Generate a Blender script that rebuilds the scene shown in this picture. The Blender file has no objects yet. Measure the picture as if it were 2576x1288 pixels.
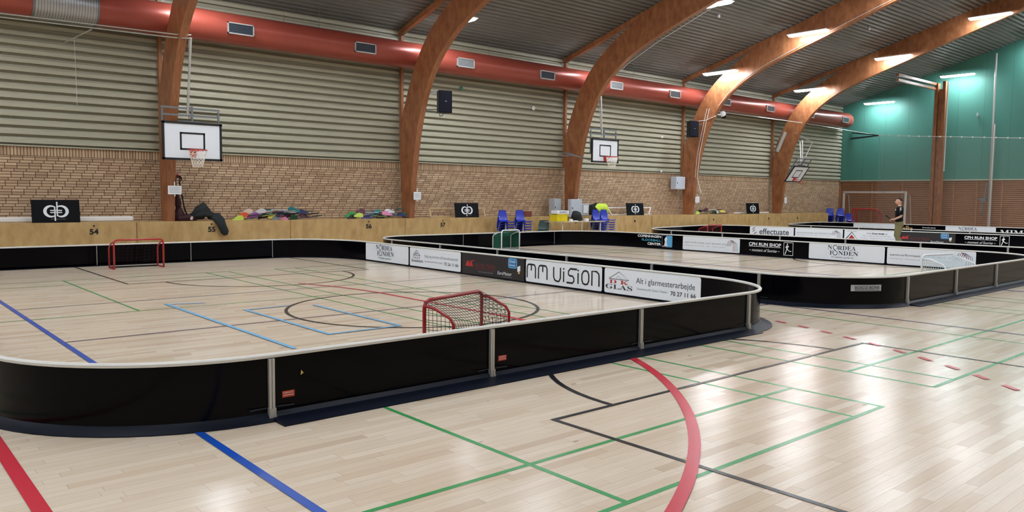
import bpy, math, random
from mathutils import Vector, Matrix, noise
random.seed(7)
S = bpy.context.scene
COL = S.collection

# ------------------------------------------------------------------ camera
F_PX, CAM_H = 1970.9, 1.70
yaw, pitch, roll = math.radians(41.005), math.radians(-4.368), math.radians(.585)
fw = Vector((math.sin(yaw)*math.cos(pitch), math.cos(yaw)*math.cos(pitch), math.sin(pitch)))
r0 = Vector((math.cos(yaw), -math.sin(yaw), 0)); u0 = r0.cross(fw)
rr = r0*math.cos(roll) + u0*math.sin(roll)
uu = -r0*math.sin(roll) + u0*math.cos(roll)
cd = bpy.data.cameras.new('camera'); cam = bpy.data.objects.new('camera', cd); COL.objects.link(cam)
M = Matrix.Identity(4)
for i in range(3):
    M[i][0] = rr[i]; M[i][1] = uu[i]; M[i][2] = -fw[i]
M[0][3], M[1][3], M[2][3] = 0, 0, CAM_H
cam.matrix_world = M
cd.sensor_width = 36; cd.lens = 36*F_PX/2576; cd.clip_start = .05; cd.clip_end = 200
S.camera = cam

# ------------------------------------------------------------------ world, exposure
w = bpy.data.worlds.new('world'); S.world = w; w.use_nodes = True
w.node_tree.nodes['Background'].inputs[0].default_value = (.5, .55, .6, 1)
w.node_tree.nodes['Background'].inputs[1].default_value = .05
S.view_settings.view_transform = 'Standard'; S.view_settings.look = 'None'
S.view_settings.gamma = 1; S.view_settings.use_curve_mapping = False
S.view_settings.exposure = 1.92
S.cycles.use_denoising = True
S.cycles.max_bounces = 6; S.cycles.diffuse_bounces = 4; S.cycles.glossy_bounces = 3
S.cycles.sample_clamp_indirect = 6
LAMP_STRENGTH = 21.0

# ------------------------------------------------------------------ materials
def srgb(r, g, b):
    f = lambda c: ((c/255+.055)/1.055)**2.4 if c > 10 else c/255/12.92
    return (f(r), f(g), f(b), 1)
MATS = {}
def mat(name, rgb, rough=.6, metal=0, spec=.5, var=.08, scale=6, bump=0, coat=0, emit=0, alpha=1):
    if name in MATS: return MATS[name]
    m = bpy.data.materials.new(name); m.use_nodes = True; nt = m.node_tree
    p = nt.nodes['Principled BSDF']
    c = srgb(*rgb)
    p.inputs['Roughness'].default_value = rough; p.inputs['Metallic'].default_value = metal
    p.inputs['Specular IOR Level'].default_value = spec
    p.inputs['Coat Weight'].default_value = coat
    p.inputs['Alpha'].default_value = alpha
    if emit:
        p.inputs['Emission Color'].default_value = c; p.inputs['Emission Strength'].default_value = emit
    tc = nt.nodes.new('ShaderNodeTexCoord'); n = nt.nodes.new('ShaderNodeTexNoise')
    n.inputs['Scale'].default_value = scale; n.inputs['Detail'].default_value = 3
    nt.links.new(tc.outputs['Object'], n.inputs['Vector'])
    mx = nt.nodes.new('ShaderNodeMix'); mx.data_type = 'RGBA'
    mx.inputs[6].default_value = tuple(x*(1-var) for x in c[:3])+(1,)
    mx.inputs[7].default_value = tuple(min(1, x*(1+var)) for x in c[:3])+(1,)
    nt.links.new(n.outputs['Fac'], mx.inputs[0]); nt.links.new(mx.outputs[2], p.inputs['Base Color'])
    if bump:
        b = nt.nodes.new('ShaderNodeBump'); b.inputs['Strength'].default_value = bump; b.inputs['Distance'].default_value = .01
        nt.links.new(n.outputs['Fac'], b.inputs['Height']); nt.links.new(b.outputs[0], p.inputs['Normal'])
    MATS[name] = m
    return m
class NT:
    def __init__(s, m): s.t = m.node_tree; s.p = s.t.nodes['Principled BSDF']
    def n(s, typ, **k):
        nd = s.t.nodes.new(typ)
        for a, b in k.items(): setattr(nd, a, b)
        return nd
    def val(s, x, sock):
        if isinstance(x, (int, float)): sock.default_value = x
        elif isinstance(x, tuple): sock.default_value = x
        else: s.t.links.new(x, sock)
    def math(s, op, a, b=0, c=None):
        nd = s.n('ShaderNodeMath', operation=op); s.val(a, nd.inputs[0]); s.val(b, nd.inputs[1])
        if c is not None: s.val(c, nd.inputs[2])
        return nd.outputs[0]
    def comb(s, x, y, z=0):
        nd = s.n('ShaderNodeCombineXYZ'); s.val(x, nd.inputs[0]); s.val(y, nd.inputs[1]); s.val(z, nd.inputs[2]); return nd.outputs[0]
    def xyz(s):
        tc = s.n('ShaderNodeTexCoord'); se = s.n('ShaderNodeSeparateXYZ'); s.t.links.new(tc.outputs['Object'], se.inputs[0]); return se.outputs
    def white(s, v):
        nd = s.n('ShaderNodeTexWhiteNoise', noise_dimensions='3D'); s.t.links.new(v, nd.inputs['Vector']); return nd.outputs['Value']
    def noise(s, v, scale=5, detail=3):
        nd = s.n('ShaderNodeTexNoise'); nd.inputs['Scale'].default_value = scale; nd.inputs['Detail'].default_value = detail
        s.t.links.new(v, nd.inputs['Vector']); return nd.outputs['Fac']
    def mix(s, f, a, b):
        nd = s.n('ShaderNodeMix', data_type='RGBA'); s.val(f, nd.inputs[0]); s.val(a, nd.inputs[6]); s.val(b, nd.inputs[7]); return nd.outputs[2]
    def ramp(s, f, stops):
        nd = s.n('ShaderNodeValToRGB'); s.t.links.new(f, nd.inputs[0]); e = nd.color_ramp.elements
        while len(e) < len(stops): e.new(.5)
        for i, (p, c) in enumerate(stops): e[i].position = p; e[i].color = c
        return nd.outputs[0]
    def bump(s, h, strength=.3, dist=.01):
        nd = s.n('ShaderNodeBump'); nd.inputs['Strength'].default_value = strength; nd.inputs['Distance'].default_value = dist
        s.t.links.new(h, nd.inputs['Height']); s.t.links.new(nd.outputs[0], s.p.inputs['Normal'])
def new_mat(name, rough=.5):
    m = bpy.data.materials.new(name); m.use_nodes = True; m.node_tree.nodes['Principled BSDF'].inputs['Roughness'].default_value = rough
    MATS[name] = m; return m, NT(m)

def floor_mat():
    m, t = new_mat('maple_parquet', .3)
    x, y, z = t.xyz()[:3]
    W, L = .08, .85
    row = t.math('FLOOR', t.math('DIVIDE', y, W))
    off = t.math('MULTIPLY', t.white(t.comb(row, 3.7, 1.1)), 5.0)
    xl = t.math('DIVIDE', t.math('ADD', x, off), L)
    pid = t.math('FLOOR', xl)
    rnd = t.white(t.comb(pid, row, 2.3))
    fy = t.math('FRACT', t.math('DIVIDE', y, W)); fx = t.math('FRACT', xl)
    gy = t.math('LESS_THAN', t.math('MINIMUM', fy, t.math('SUBTRACT', 1.0, fy)), .012)
    gx = t.math('LESS_THAN', fx, .0028)
    gap = t.math('MAXIMUM', gy, gx)
    grain = t.noise(t.comb(t.math('MULTIPLY', x, .9), t.math('MULTIPLY', y, 16), t.math('MULTIPLY', rnd, 30)), 4, 4)
    cloud = t.noise(t.comb(t.math('MULTIPLY', x, .5), t.math('MULTIPLY', y, 2), 0), 2, 2)
    base = t.ramp(rnd, [(0, srgb(190, 169, 147)), (.14, srgb(204, 185, 163)), (.5, srgb(211, 195, 175)), (1, srgb(218, 204, 186))])
    c = t.mix(t.math('MULTIPLY', t.math('SUBTRACT', grain, .35), .9), base, srgb(186, 158, 130))
    c = t.mix(t.math('MULTIPLY', cloud, .25), c, srgb(226, 212, 186))
    # dark knots
    kn = t.n('ShaderNodeTexVoronoi'); kn.inputs['Scale'].default_value = 1.0
    t.t.links.new(t.comb(t.math('MULTIPLY', x, 1.3), t.math('MULTIPLY', y, 3.4), 0), kn.inputs['Vector'])
    kmask = t.math('LESS_THAN', kn.outputs['Distance'], .045)
    c = t.mix(t.math('MULTIPLY', kmask, .55), c, srgb(110, 85, 70))
    c = t.mix(t.math('MULTIPLY', gap, .55), c, srgb(120, 92, 75))
    t.t.links.new(c, t.p.inputs['Base Color'])
    t.val(t.math('ADD', .13, t.math('MULTIPLY', grain, .12)), t.p.inputs['Roughness'])
    t.p.inputs['Specular IOR Level'].default_value = .2
    bh = t.math('ADD', t.math('MULTIPLY', rnd, .35), t.math('MULTIPLY', t.noise(t.comb(x, t.math('MULTIPLY', y, 4), 0), 7, 2), .5))
    t.bump(bh, .12, .004)
    return m
def brick_mat():
    m, t = new_mat('yellow_brick', .85)
    x, y, z = t.xyz()[:3]
    W, H, J = .252, .0697, .0155
    sol = t.math('GREATER_THAN', z, 2.545)
    row = t.math('FLOOR', t.math('DIVIDE', z, H))
    off = t.math('MULTIPLY', t.math('MODULO', row, 2.0), .5)
    off = t.math('ADD', off, t.math('MULTIPLY', t.math('MODULO', row, 3.0), .25))
    xl = t.math('ADD', t.math('DIVIDE', x, W), off)
    fx = t.math('FRACT', xl); fz = t.math('FRACT', t.math('DIVIDE', z, H))
    j1 = t.math('MAXIMUM', t.math('LESS_THAN', fx, .06), t.math('LESS_THAN', fz, .2))
    xs = t.math('DIVIDE', x, H); j2 = t.math('LESS_THAN', t.math('FRACT', xs), .22)
    j2 = t.math('MAXIMUM', j2, t.math('LESS_THAN', t.math('ABSOLUTE', t.math('SUBTRACT', z, 2.55)), .008))
    ms = t.n('ShaderNodeMix', data_type='FLOAT'); t.val(sol, ms.inputs[0]); t.val(j1, ms.inputs[2]); t.val(j2, ms.inputs[3])
    joint = ms.outputs[0]
    r1 = t.white(t.comb(t.math('FLOOR', xl), row, 0)); r2 = t.white(t.comb(t.math('FLOOR', xs), 9, 4))
    mr = t.n('ShaderNodeMix', data_type='FLOAT'); t.val(sol, mr.inputs[0]); t.val(r1, mr.inputs[2]); t.val(r2, mr.inputs[3])
    col = t.ramp(mr.outputs[0], [(0, srgb(168, 138, 112)), (.3, srgb(188, 160, 130)), (.7, srgb(198, 170, 138)), (1, srgb(212, 186, 154))])
    nz = t.noise(t.comb(x, z, 0), 1.2, 4)
    col = t.mix(t.math('MULTIPLY', nz, .45), col, srgb(170, 136, 108))
    col = t.mix(joint, col, srgb(82, 62, 46))  # dark mortar joints, with the shade of the recess painted into their colour
    t.t.links.new(col, t.p.inputs['Base Color'])
    t.bump(t.math('SUBTRACT', 1.0, joint), .6, .012)
    return m
def glulam_mat():
    m, t = new_mat('glulam_timber', .38)
    x, y, z = t.xyz()[:3]
    n1 = t.noise(t.comb(t.math('MULTIPLY', x, 18), t.math('MULTIPLY', y, 2.2), t.math('MULTIPLY', z, 1.1)), 3, 5)
    n2 = t.noise(t.comb(x, y, z), 1.1, 2)
    c = t.ramp(n1, [(.25, srgb(122, 76, 48)), (.5, srgb(150, 98, 64)), (.75, srgb(172, 118, 78))])
    c = t.mix(t.math('MULTIPLY', n2, .35), c, srgb(134, 80, 50))
    t.t.links.new(c, t.p.inputs['Base Color']); t.p.inputs['Specular IOR Level'].default_value = .4
    return m
def ply_mat():
    m, t = new_mat('birch_plywood', .5)
    x, y, z = t.xyz()[:3]
    n1 = t.noise(t.comb(t.math('MULTIPLY', x, 2.5), t.math('MULTIPLY', y, 2.5), t.math('MULTIPLY', z, 1.2)), 2.2, 4)
    n2 = t.noise(t.comb(t.math('MULTIPLY', x, 25), t.math('MULTIPLY', y, 25), t.math('MULTIPLY', z, 2)), 2, 3)
    c = t.ramp(n1, [(.3, srgb(172, 140, 88)), (.55, srgb(194, 162, 108)), (.8, srgb(208, 178, 124))])
    c = t.mix(t.math('MULTIPLY', n2, .3), c, srgb(170, 132, 86))
    t.t.links.new(c, t.p.inputs['Base Color']); return m
def duct_mat():
    m, t = new_mat('red_painted_spiral_duct', .32)
    x, y, z = t.xyz()[:3]
    f = t.math('FRACT', t.math('DIVIDE', x, .075)); seam = t.math('LESS_THAN', f, .16)
    n = t.noise(t.comb(x, y, z), 1.3, 3)
    c = t.mix(n, srgb(146, 66, 55), srgb(164, 78, 63)); c = t.mix(t.math('MULTIPLY', seam, .3), c, srgb(126, 54, 44))
    t.t.links.new(c, t.p.inputs['Base Color']); t.p.inputs['Metallic'].default_value = .25
    t.bump(seam, .35, .006); return m
def foil_mat():
    m, t = new_mat('bare_galvanised_duct', .35)
    x, y, z = t.xyz()[:3]
    f = t.math('FRACT', t.math('DIVIDE', x, .06)); seam = t.math('LESS_THAN', f, .3)
    c = t.mix(seam, srgb(176, 178, 182), srgb(140, 138, 136)); t.t.links.new(c, t.p.inputs['Base Color'])
    t.p.inputs['Metallic'].default_value = .75; t.bump(seam, .6, .01); return m
def seams_mat(name, c1, c2, axis, pitch, rough=.55, width=.012):
    m, t = new_mat(name, rough)
    v = t.xyz(); a = v[axis]
    f = t.math('FRACT', t.math('DIVIDE', a, pitch)); seam = t.math('LESS_THAN', f, width/pitch)
    n = t.noise(t.comb(v[0], v[1], v[2]), .8, 3)
    rnd = t.white(t.comb(t.math('FLOOR', t.math('DIVIDE', a, pitch)), 1, 2))
    c = t.mix(t.math('MULTIPLY', t.math('ADD', n, rnd), .5), c1, c2)
    c = t.mix(t.math('MULTIPLY', seam, .7), c, (c1[0]*.3, c1[1]*.3, c1[2]*.3, 1))
    t.t.links.new(c, t.p.inputs['Base Color']); return m
def net_mat(name, rgb, cell, fill, plane):
    m, t = new_mat(name, .8)
    v = t.xyz(); a, b = v[plane[0]], v[plane[1]]
    p_ = t.math('LESS_THAN', t.math('FRACT', t.math('DIVIDE', t.math('ADD', a, b), cell)), fill)
    q_ = t.math('LESS_THAN', t.math('FRACT', t.math('DIVIDE', t.math('SUBTRACT', a, b), cell)), fill)
    t.t.links.new(t.math('MAXIMUM', p_, q_), t.p.inputs['Alpha'])
    t.p.inputs['Base Color'].default_value = srgb(*rgb); return m

M_FLOOR = floor_mat(); M_BRICK = brick_mat(); M_GLU = glulam_mat(); M_PLY = ply_mat(); M_DUCT = duct_mat(); M_FOIL = foil_mat()
M_SIDE = mat('painted_steel_siding', (172, 170, 150), .42, 0, var=.06, scale=1.5)
M_DECK = mat('grey_roof_deck', (114, 113, 109), .55, 0, spec=.3, var=.12, scale=1.2)
M_GREEN = seams_mat('green_wall_panel', srgb(66, 124, 112), srgb(74, 134, 121), 1, 1.22)
M_SLAT = mat('brown_wood_slat', (158, 112, 78), .5, var=.2, scale=3)
M_DARKGAP = mat('dark_wall_cavity', (48, 34, 26), .8)
M_BOARD = mat('black_rink_board', (4, 4, 8), .12, spec=.1, var=.3, scale=1)
M_RIM = mat('off_white_rim', (216, 216, 212), .4, var=.03)
M_FLANGE = mat('navy_base_flange', (12, 18, 32), .45, spec=.18, var=.25, scale=5)
M_ALU = mat('brushed_aluminium', (190, 190, 186), .35, .55, var=.05)
M_STEEL = mat('grey_steel', (120, 124, 130), .4, .6, var=.08)
M_WHITE = mat('white_plastic', (225, 228, 232), .35, var=.03)
M_SIGN = mat('white_sign_foil', (226, 234, 243), .3, var=.02)
M_INK = mat('black_ink', (16, 17, 22), .5)
M_DKGREY = mat('dark_grey_print', (52, 60, 72), .5)
M_PALEINK = mat('faded_grey_print', (120, 128, 142), .5)
M_WINK = mat('white_print', (232, 236, 240), .5)
M_REDINK = mat('red_print', (176, 44, 48), .5)
M_DKRED = mat('dark_red_print', (120, 34, 44), .5)
M_BLUEINK = mat('sky_blue_print', (86, 172, 226), .5)
M_TEALINK = mat('teal_blue_print', (70, 160, 190), .5)
M_GOLD = mat('gold_print', (214, 178, 104), .5)
M_ORANGE = mat('orange_label', (196, 74, 48), .5)
M_BLACK = mat('black_plastic', (6, 8, 13), .4, spec=.15, var=.1)
M_BLACKP = mat('black_paint', (12, 13, 18), .5)
M_RED = mat('red_tube', (170, 34, 36), .3, var=.05)
M_CORD = mat('black_net_cord', (20, 22, 24), .8)
M_BLUEP = mat('blue_plastic', (26, 48, 170), .3, var=.08)
M_GRN = mat('dark_green_plastic', (18, 58, 50), .4)
M_PAPER = mat('white_paper', (236, 238, 242), .7, var=.02)
M_LAMP = mat('lit_diffuser', (240, 247, 255), .5, emit=LAMP_STRENGTH)
for a in MATS.values(): pass
def line_mat(n, rgb): return mat('line_'+n, rgb, .26, spec=.45, var=.05, scale=3)
LM = dict(green=line_mat('green', (62, 148, 84)), black=line_mat('black', (34, 34, 38)), red=line_mat('red', (196, 48, 64)),
          blue=line_mat('blue', (24, 76, 172)), lblue=line_mat('light_blue', (116, 182, 226)), purple=line_mat('violet', (92, 84, 124)))

# ------------------------------------------------------------------ mesh builder
def rotz(a): return Matrix.Rotation(a, 4, 'Z')
class MB:
    def __init__(s): s.v = []; s.f = []; s.m = []; s.X = Matrix.Identity(4); s.mi = 0
    def add(s, vs, fs, mi=None):
        o = len(s.v); s.v += [s.X @ Vector(p) for p in vs]; s.f += [tuple(i+o for i in f) for f in fs]
        s.m += [s.mi if mi is None else mi]*len(fs); return s
    def box(s, c, d, ang=0, mi=None, M=None):
        hx, hy, hz = d[0]/2, d[1]/2, d[2]/2; R = M if M else rotz(ang)
        vs = [Vector(c) + (R @ Vector((x, y, z))) for x in (-hx, hx) for y in (-hy, hy) for z in (-hz, hz)]
        return s.add(vs, [(0, 1, 3, 2), (4, 6, 7, 5), (0, 4, 5, 1), (2, 3, 7, 6), (0, 2, 6, 4), (1, 5, 7, 3)], mi)
    def bev(s, c, d, b=.01, ang=0, mi=None):
        # box with bevelled vertical and top/bottom edges (octagonal section, inset caps)
        hx, hy, hz = d[0]/2, d[1]/2, d[2]/2
        def ring(ix, z):
            a, q = hx-ix, hy-ix
            return [(a-b, -q, z), (a, -q+b, z), (a, q-b, z), (a-b, q, z), (-a+b, q, z), (-a, q-b, z), (-a, -q+b, z), (-a+b, -q, z)]
        R = rotz(ang); rings = [ring(b, -hz), ring(0, -hz+b), ring(0, hz-b), ring(b, hz)]
        vs = [Vector(c) + R @ Vector(p) for r in rings for p in r]
        fs = [tuple(range(7, -1, -1)), tuple(range(24, 32))]
        for k in range(3):
            for i in range(8): fs.append((k*8+i, k*8+(i+1) % 8, k*8+8+(i+1) % 8, k*8+8+i))
        return s.add(vs, fs, mi)
    def tube(s, pts, r, n=8, mi=None, cap=True, closed=False):
        pts = [Vector(p) for p in pts]; rs = r if isinstance(r, (list, tuple)) else [r]*len(pts)
        vs = []; N = len(pts); ref = None
        for i, p in enumerate(pts):
            if closed: t = pts[(i+1) % N]-pts[i-1]
            else: t = pts[min(i+1, N-1)]-pts[max(i-1, 0)]
            t.normalize()
            if ref is None or abs(ref.dot(t)) > .98: ref = Vector((0, 0, 1)) if abs(t.z) < .9 else Vector((1, 0, 0))
            a = t.cross(ref).normalized(); b = a.cross(t).normalized(); ref = b
            vs += [p+(a*math.cos(2*math.pi*k/n)+b*math.sin(2*math.pi*k/n))*rs[i] for k in range(n)]
        fs = []
        for i in range(N if closed else N-1):
            j = (i+1) % N
            for k in range(n): fs.append((i*n+k, i*n+(k+1) % n, j*n+(k+1) % n, j*n+k))
        if cap and not closed: fs += [tuple(range(n-1, -1, -1)), tuple(range((N-1)*n, N*n))]
        return s.add(vs, fs, mi)
    def prism(s, poly, o, u, v, w, mi=None, smooth=False):
        # polygon (2d) in plane o+u,v ; extruded by vector w
        o, u, v, w = Vector(o), Vector(u), Vector(v), Vector(w); n = len(poly)
        vs = [o+u*a+v*b for a, b in poly]+[o+u*a+v*b+w for a, b in poly]
        fs = [tuple(range(n-1, -1, -1)), tuple(range(n, 2*n))]+[(i, (i+1) % n, n+(i+1) % n, n+i) for i in range(n)]
        return s.add(vs, fs, mi)
    def flat(s, poly, o, u, v, mi=None):
        o, u, v = Vector(o), Vector(u), Vector(v)
        return s.add([o+u*a+v*b for a, b in poly], [tuple(range(len(poly)))], mi)
    def sweep(s, secs, mi=None, closed_sec=True, caps=True, loop=False):
        # list of sections, each a list of points
        n = len(secs[0]); vs = [p for q in secs for p in q]; fs = []
        K = len(secs)
        for i in range(K if loop else K-1):
            j = (i+1) % K
            for k in range(n if closed_sec else n-1): fs.append((i*n+k, i*n+(k+1) % n, j*n+(k+1) % n, j*n+k))
        if caps and closed_sec and not loop: fs += [tuple(range(n-1, -1, -1)), tuple(range((K-1)*n, K*n))]
        return s.add(vs, fs, mi)
    def blob(s, pts, rx, ry, n=12, amp=.15, fr=6, mi=None, up=(0, 0, 1)):
        # lumpy soft tube: path with elliptical section (rx sideways, ry along up)
        pts = [Vector(p) for p in pts]; up = Vector(up); secs = []; K = len(pts)
        for i, p in enumerate(pts):
            t = (pts[min(i+1, K-1)]-pts[max(i-1, 0)]).normalized(); a = t.cross(up)
            if a.length < .05: a = Vector((1, 0, 0))
            a.normalize(); b = a.cross(t).normalized(); ring = []
            for k in range(n):
                th = 2*math.pi*k/n; d = a*math.cos(th)*rx[i]+b*math.sin(th)*ry[i]
                q = p+d; ring.append(q+d*(noise.noise(q*fr)*amp*2))
            secs.append(ring)
        return s.sweep(secs, mi)
    def build(s, name, mats, parent=None, smooth=False, local=False):
        if not isinstance(mats, (list, tuple)): mats = [mats]
        me = bpy.data.meshes.new(name)
        vs = s.v
        if parent is not None and not local:
            I = PM[parent.name].inverted(); vs = [I @ p for p in vs]
        me.from_pydata([tuple(p) for p in vs], [], s.f)
        for m in mats: me.materials.append(m)
        me.polygons.foreach_set('material_index', s.m)
        if smooth: me.polygons.foreach_set('use_smooth', [True]*len(s.f))
        me.update()
        o = bpy.data.objects.new(name, me); COL.objects.link(o)
        if parent is not None: o.parent = parent; PM[o.name] = PM[parent.name]
        else: PM[o.name] = Matrix.Identity(4)
        return o
PM = {}
def autosmooth(o, ang=40):
    me = o.data; me.polygons.foreach_set('use_smooth', [True]*len(me.polygons))
    try: me.set_sharp_from_angle(angle=math.radians(ang))
    except Exception: pass
    return o
def thing(name, label, cat, loc=(0, 0, 0), rz=0, group=None):
    o = bpy.data.objects.new(name, None); COL.objects.link(o); o.location = loc; o.rotation_euler = (0, 0, rz)
    o.empty_display_size = .1; PM[o.name] = Matrix.Translation(loc) @ rotz(rz)
    tag(o, label, cat, group); return o
def tag(o, label, cat, group=None, kind=None):
    o['label'] = label; o['category'] = cat
    if group: o['group'] = group
    if kind: o['kind'] = kind
    return o
def struct(o): o['kind'] = 'structure'; return o
def dup(o, loc, rz, label, group=None, parent=None):
    r = o.copy(); COL.objects.link(r); r.location = loc; r.rotation_euler = (0, 0, rz)
    r['label'] = label
    if group: r['group'] = group
    for ch in o.children:
        c = ch.copy(); COL.objects.link(c); c.parent = r
        for g in ch.children:
            d = g.copy(); COL.objects.link(d); d.parent = c
    PM[r.name] = Matrix.Translation(loc) @ rotz(rz)
    return r

# text -> flat polygons (2d), cached
TC = {}
def serif(t):
    r = ''
    for ch in t:
        if 'A' <= ch <= 'Z': r += chr(0x1D400+ord(ch)-65)
        elif 'a' <= ch <= 'z': r += chr(0x1D41A+ord(ch)-97)
        else: r += ch
    return r
def text2d(t, bold=0, shear=0):
    k = (t, bold, shear)
    if k not in TC:
        c = bpy.data.curves.new('t', 'FONT'); c.body = t; c.offset = bold; c.shear = shear; c.resolution_u = 3
        o = bpy.data.objects.new('t', c); COL.objects.link(o); dg = bpy.context.evaluated_depsgraph_get()
        me = bpy.data.meshes.new_from_object(o.evaluated_get(dg))
        vs = [(v.co.x, v.co.y) for v in me.vertices]; fs = [tuple(p.vertices) for p in me.polygons]
        bpy.data.objects.remove(o); bpy.data.curves.remove(c); bpy.data.meshes.remove(me)
        x0 = min(v[0] for v in vs); x1 = max(v[0] for v in vs)
        y0 = min(v[1] for v in vs); y1 = max(v[1] for v in vs)
        TC[k] = (vs, fs, x0, x1, y0, y1)
    return TC[k]
class Print:
    """flat lettering and marks on a plane: o origin, u right, v up (unit), metres"""
    def __init__(s, o, u, v, lift=.003):
        s.o, s.u, s.v = Vector(o), Vector(u), Vector(v); s.n = s.u.cross(s.v).normalized(); s.b = MB(); s.mats = []; s.lift = lift; s.layer = 0
    def mi(s, m):
        if m not in s.mats: s.mats.append(m)
        return s.mats.index(m)
    def pt(s, a, b, l=0): return s.o+s.u*a+s.v*b+s.n*(s.lift*(1+l))
    def text(s, t, x, y, w, h, m, bold=0, shear=0, l=1):
        vs, fs, x0, x1, y0, y1 = text2d(t, bold, shear)
        sx = w/(x1-x0); sy = h/(y1-y0)
        s.b.add([s.pt(x+(a-x0)*sx, y+(b-y0)*sy, l) for a, b in vs], fs, s.mi(m))
    def poly(s, pts, m, l=1): s.b.add([s.pt(a, b, l) for a, b in pts], [tuple(range(len(pts)))], s.mi(m))
    def rect(s, x, y, w, h, m, l=1): s.poly([(x, y), (x+w, y), (x+w, y+h), (x, y+h)], m, l)
    def rrect(s, x, y, w, h, r, m, l=0):
        P_ = []
        for cx, cy, a0 in ((x+w-r, y+r, -90), (x+w-r, y+h-r, 0), (x+r, y+h-r, 90), (x+r, y+r, 180)):
            for k in range(5): a = math.radians(a0+k*22.5); P_.append((cx+r*math.cos(a), cy+r*math.sin(a)))
        s.poly(P_, m, l)
    def stroke(s, pts, wd, m, l=1, close=False):
        n = len(pts); L = []; R = []
        for i in range(n):
            if close: a, b = pts[i-1], pts[(i+1) % n]
            else: a, b = pts[max(i-1, 0)], pts[min(i+1, n-1)]
            tx, ty = b[0]-a[0], b[1]-a[1]; q = math.hypot(tx, ty) or 1; nx, ny = -ty/q*wd/2, tx/q*wd/2
            L.append((pts[i][0]+nx, pts[i][1]+ny)); R.append((pts[i][0]-nx, pts[i][1]-ny))
        vs = [s.pt(a, b, l) for a, b in L+R]; fs = [(i, n+i, n+(i+1) % n, (i+1) % n) for i in range(n if close else n-1)]
        s.b.add(vs, fs, s.mi(m))
    def frame(s, x, y, w, h, wd, m, l=1):
        s.rect(x, y, w, wd, m, l); s.rect(x, y+h-wd, w, wd, m, l); s.rect(x, y, wd, h, m, l); s.rect(x+w-wd, y, wd, h, m, l)
    def done(s, name, parent): return s.b.build(name, s.mats, parent)

# ------------------------------------------------------------------ floor with court lines
XL, XR, YB, YF = -9.0, 44.3, 22.0, -2.4      # room bounds
RIDGE_Y = 9.8
b = MB(); b.add([(XL, YF, 0), (XR, YF, 0), (XR, YB, 0), (XL, YB, 0)], [(0, 1, 2, 3)])
fl_m = [M_FLOOR]; lvl = [0]
def lm(c):
    if LM[c] not in fl_m: fl_m.append(LM[c])
    return fl_m.index(LM[c])
def ln(c, x0, y0, x1, y1, wd=.04):
    lvl[0] += 1; z = .0008+.00005*lvl[0]; dx, dy = x1-x0, y1-y0; q = math.hypot(dx, dy); nx, ny = -dy/q*wd/2, dx/q*wd/2; ex, ey = dx/q*wd/2, dy/q*wd/2
    b.add([(x0-nx-ex, y0-ny-ey, z), (x1-nx+ex, y1-ny+ey, z), (x1+nx+ex, y1+ny+ey, z), (x0+nx-ex, y0+ny-ey, z)], [(0, 1, 2, 3)], lm(c))
def arc(c, cx, cy, r, a0, a1, wd=.05, n=40, dash=None):
    lvl[0] += 1; z = .0008+.00005*lvl[0]; mi = lm(c)
    if dash:
        a = a0
        while a < a1:
            e = min(a+dash[0], a1); arc(c, cx, cy, r, a, e, wd, 4); a += dash[0]+dash[1]
        return
    P_ = []
    for k in range(n+1):
        a = math.radians(a0+(a1-a0)*k/n); P_ += [(cx+(r-wd/2)*math.cos(a), cy+(r-wd/2)*math.sin(a), z), (cx+(r+wd/2)*math.cos(a), cy+(r+wd/2)*math.sin(a), z)]
    b.add(P_, [(2*i, 2*i+1, 2*i+3, 2*i+2) for i in range(n)], mi)
for k in range(5):                      # badminton courts
    o = .1+7.44*k
    for x in (0, .48, 5.90, 6.38): ln('green', o+x, 2.78, o+x, 16.85)
    for y in (2.78, 3.59, 7.75, 11.92, 16.04, 16.85): ln('green', o, y, o+6.38, y)
    ln('green', o+3.19, 2.78, o+3.19, 7.75); ln('green', o+3.19, 11.92, o+3.19, 16.85)
for cx in (6.65, 21.6, 36.6):           # basketball cross courts
    for s_ in (1, -1):
        yk, ye = (4.21, -.6) if s_ == 1 else (15.55, 20.4)
        ln('black', cx-2.55, yk, cx+2.55, yk); ln('black', cx-2.55, yk, cx-2.55, ye); ln('black', cx+2.55, yk, cx+2.55, ye)
        arc('black', cx, yk, 1.88, 0 if s_ == 1 else 180, 180 if s_ == 1 else 360)
    arc('black', cx, 9.9, 1.88, 0, 360, n=64)
for x0 in (1.91, 16.9, 31.9):           # volleyball courts
    ln('blue', x0, .45, x0, 19.35, .06); ln('purple', x0+9.5, .45, x0+9.5, 19.35)
    for y in (6.75, 9.9, 13.05): ln('purple', x0, y, x0+9.5, y, .03)
ln('red', .78, -2.3, .78, 21, .085)
for gx, a0, sg in ((.573, 0, 1), (42.6, 180, -1)):      # handball goal areas: six and nine metre lines
    arc('red', gx, 8.48, 6.574, -88 if sg == 1 else 180, 0 if sg == 1 else 268, .085, 60)
    ln('red', gx+sg*6.574, 8.48, gx+sg*6.574, 11.4, .06); arc('red', gx, 11.4, 6.574, 0 if sg == 1 else 158, 22 if sg == 1 else 180, .06, 20)
    arc('red', gx, 8.48, 9.70, -60 if sg == 1 else 180, 0 if sg == 1 else 240, .06, dash=(1.15, 1.35))
ln('lblue', 3.79, 8.01, 3.8, 12.4, .055)
for q in ((4.51, 8.56, 4.51, 11.13), (5.53, 8.56, 5.53, 10.98), (4.51, 8.56, 5.53, 8.56), (4.51, 11.1, 5.2, 11.15)): ln('lblue', *q, .05)
ln('lblue', 3.8, 12.35, 4.3, 12.2, .05)
struct(b.build('floor', fl_m))

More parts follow.
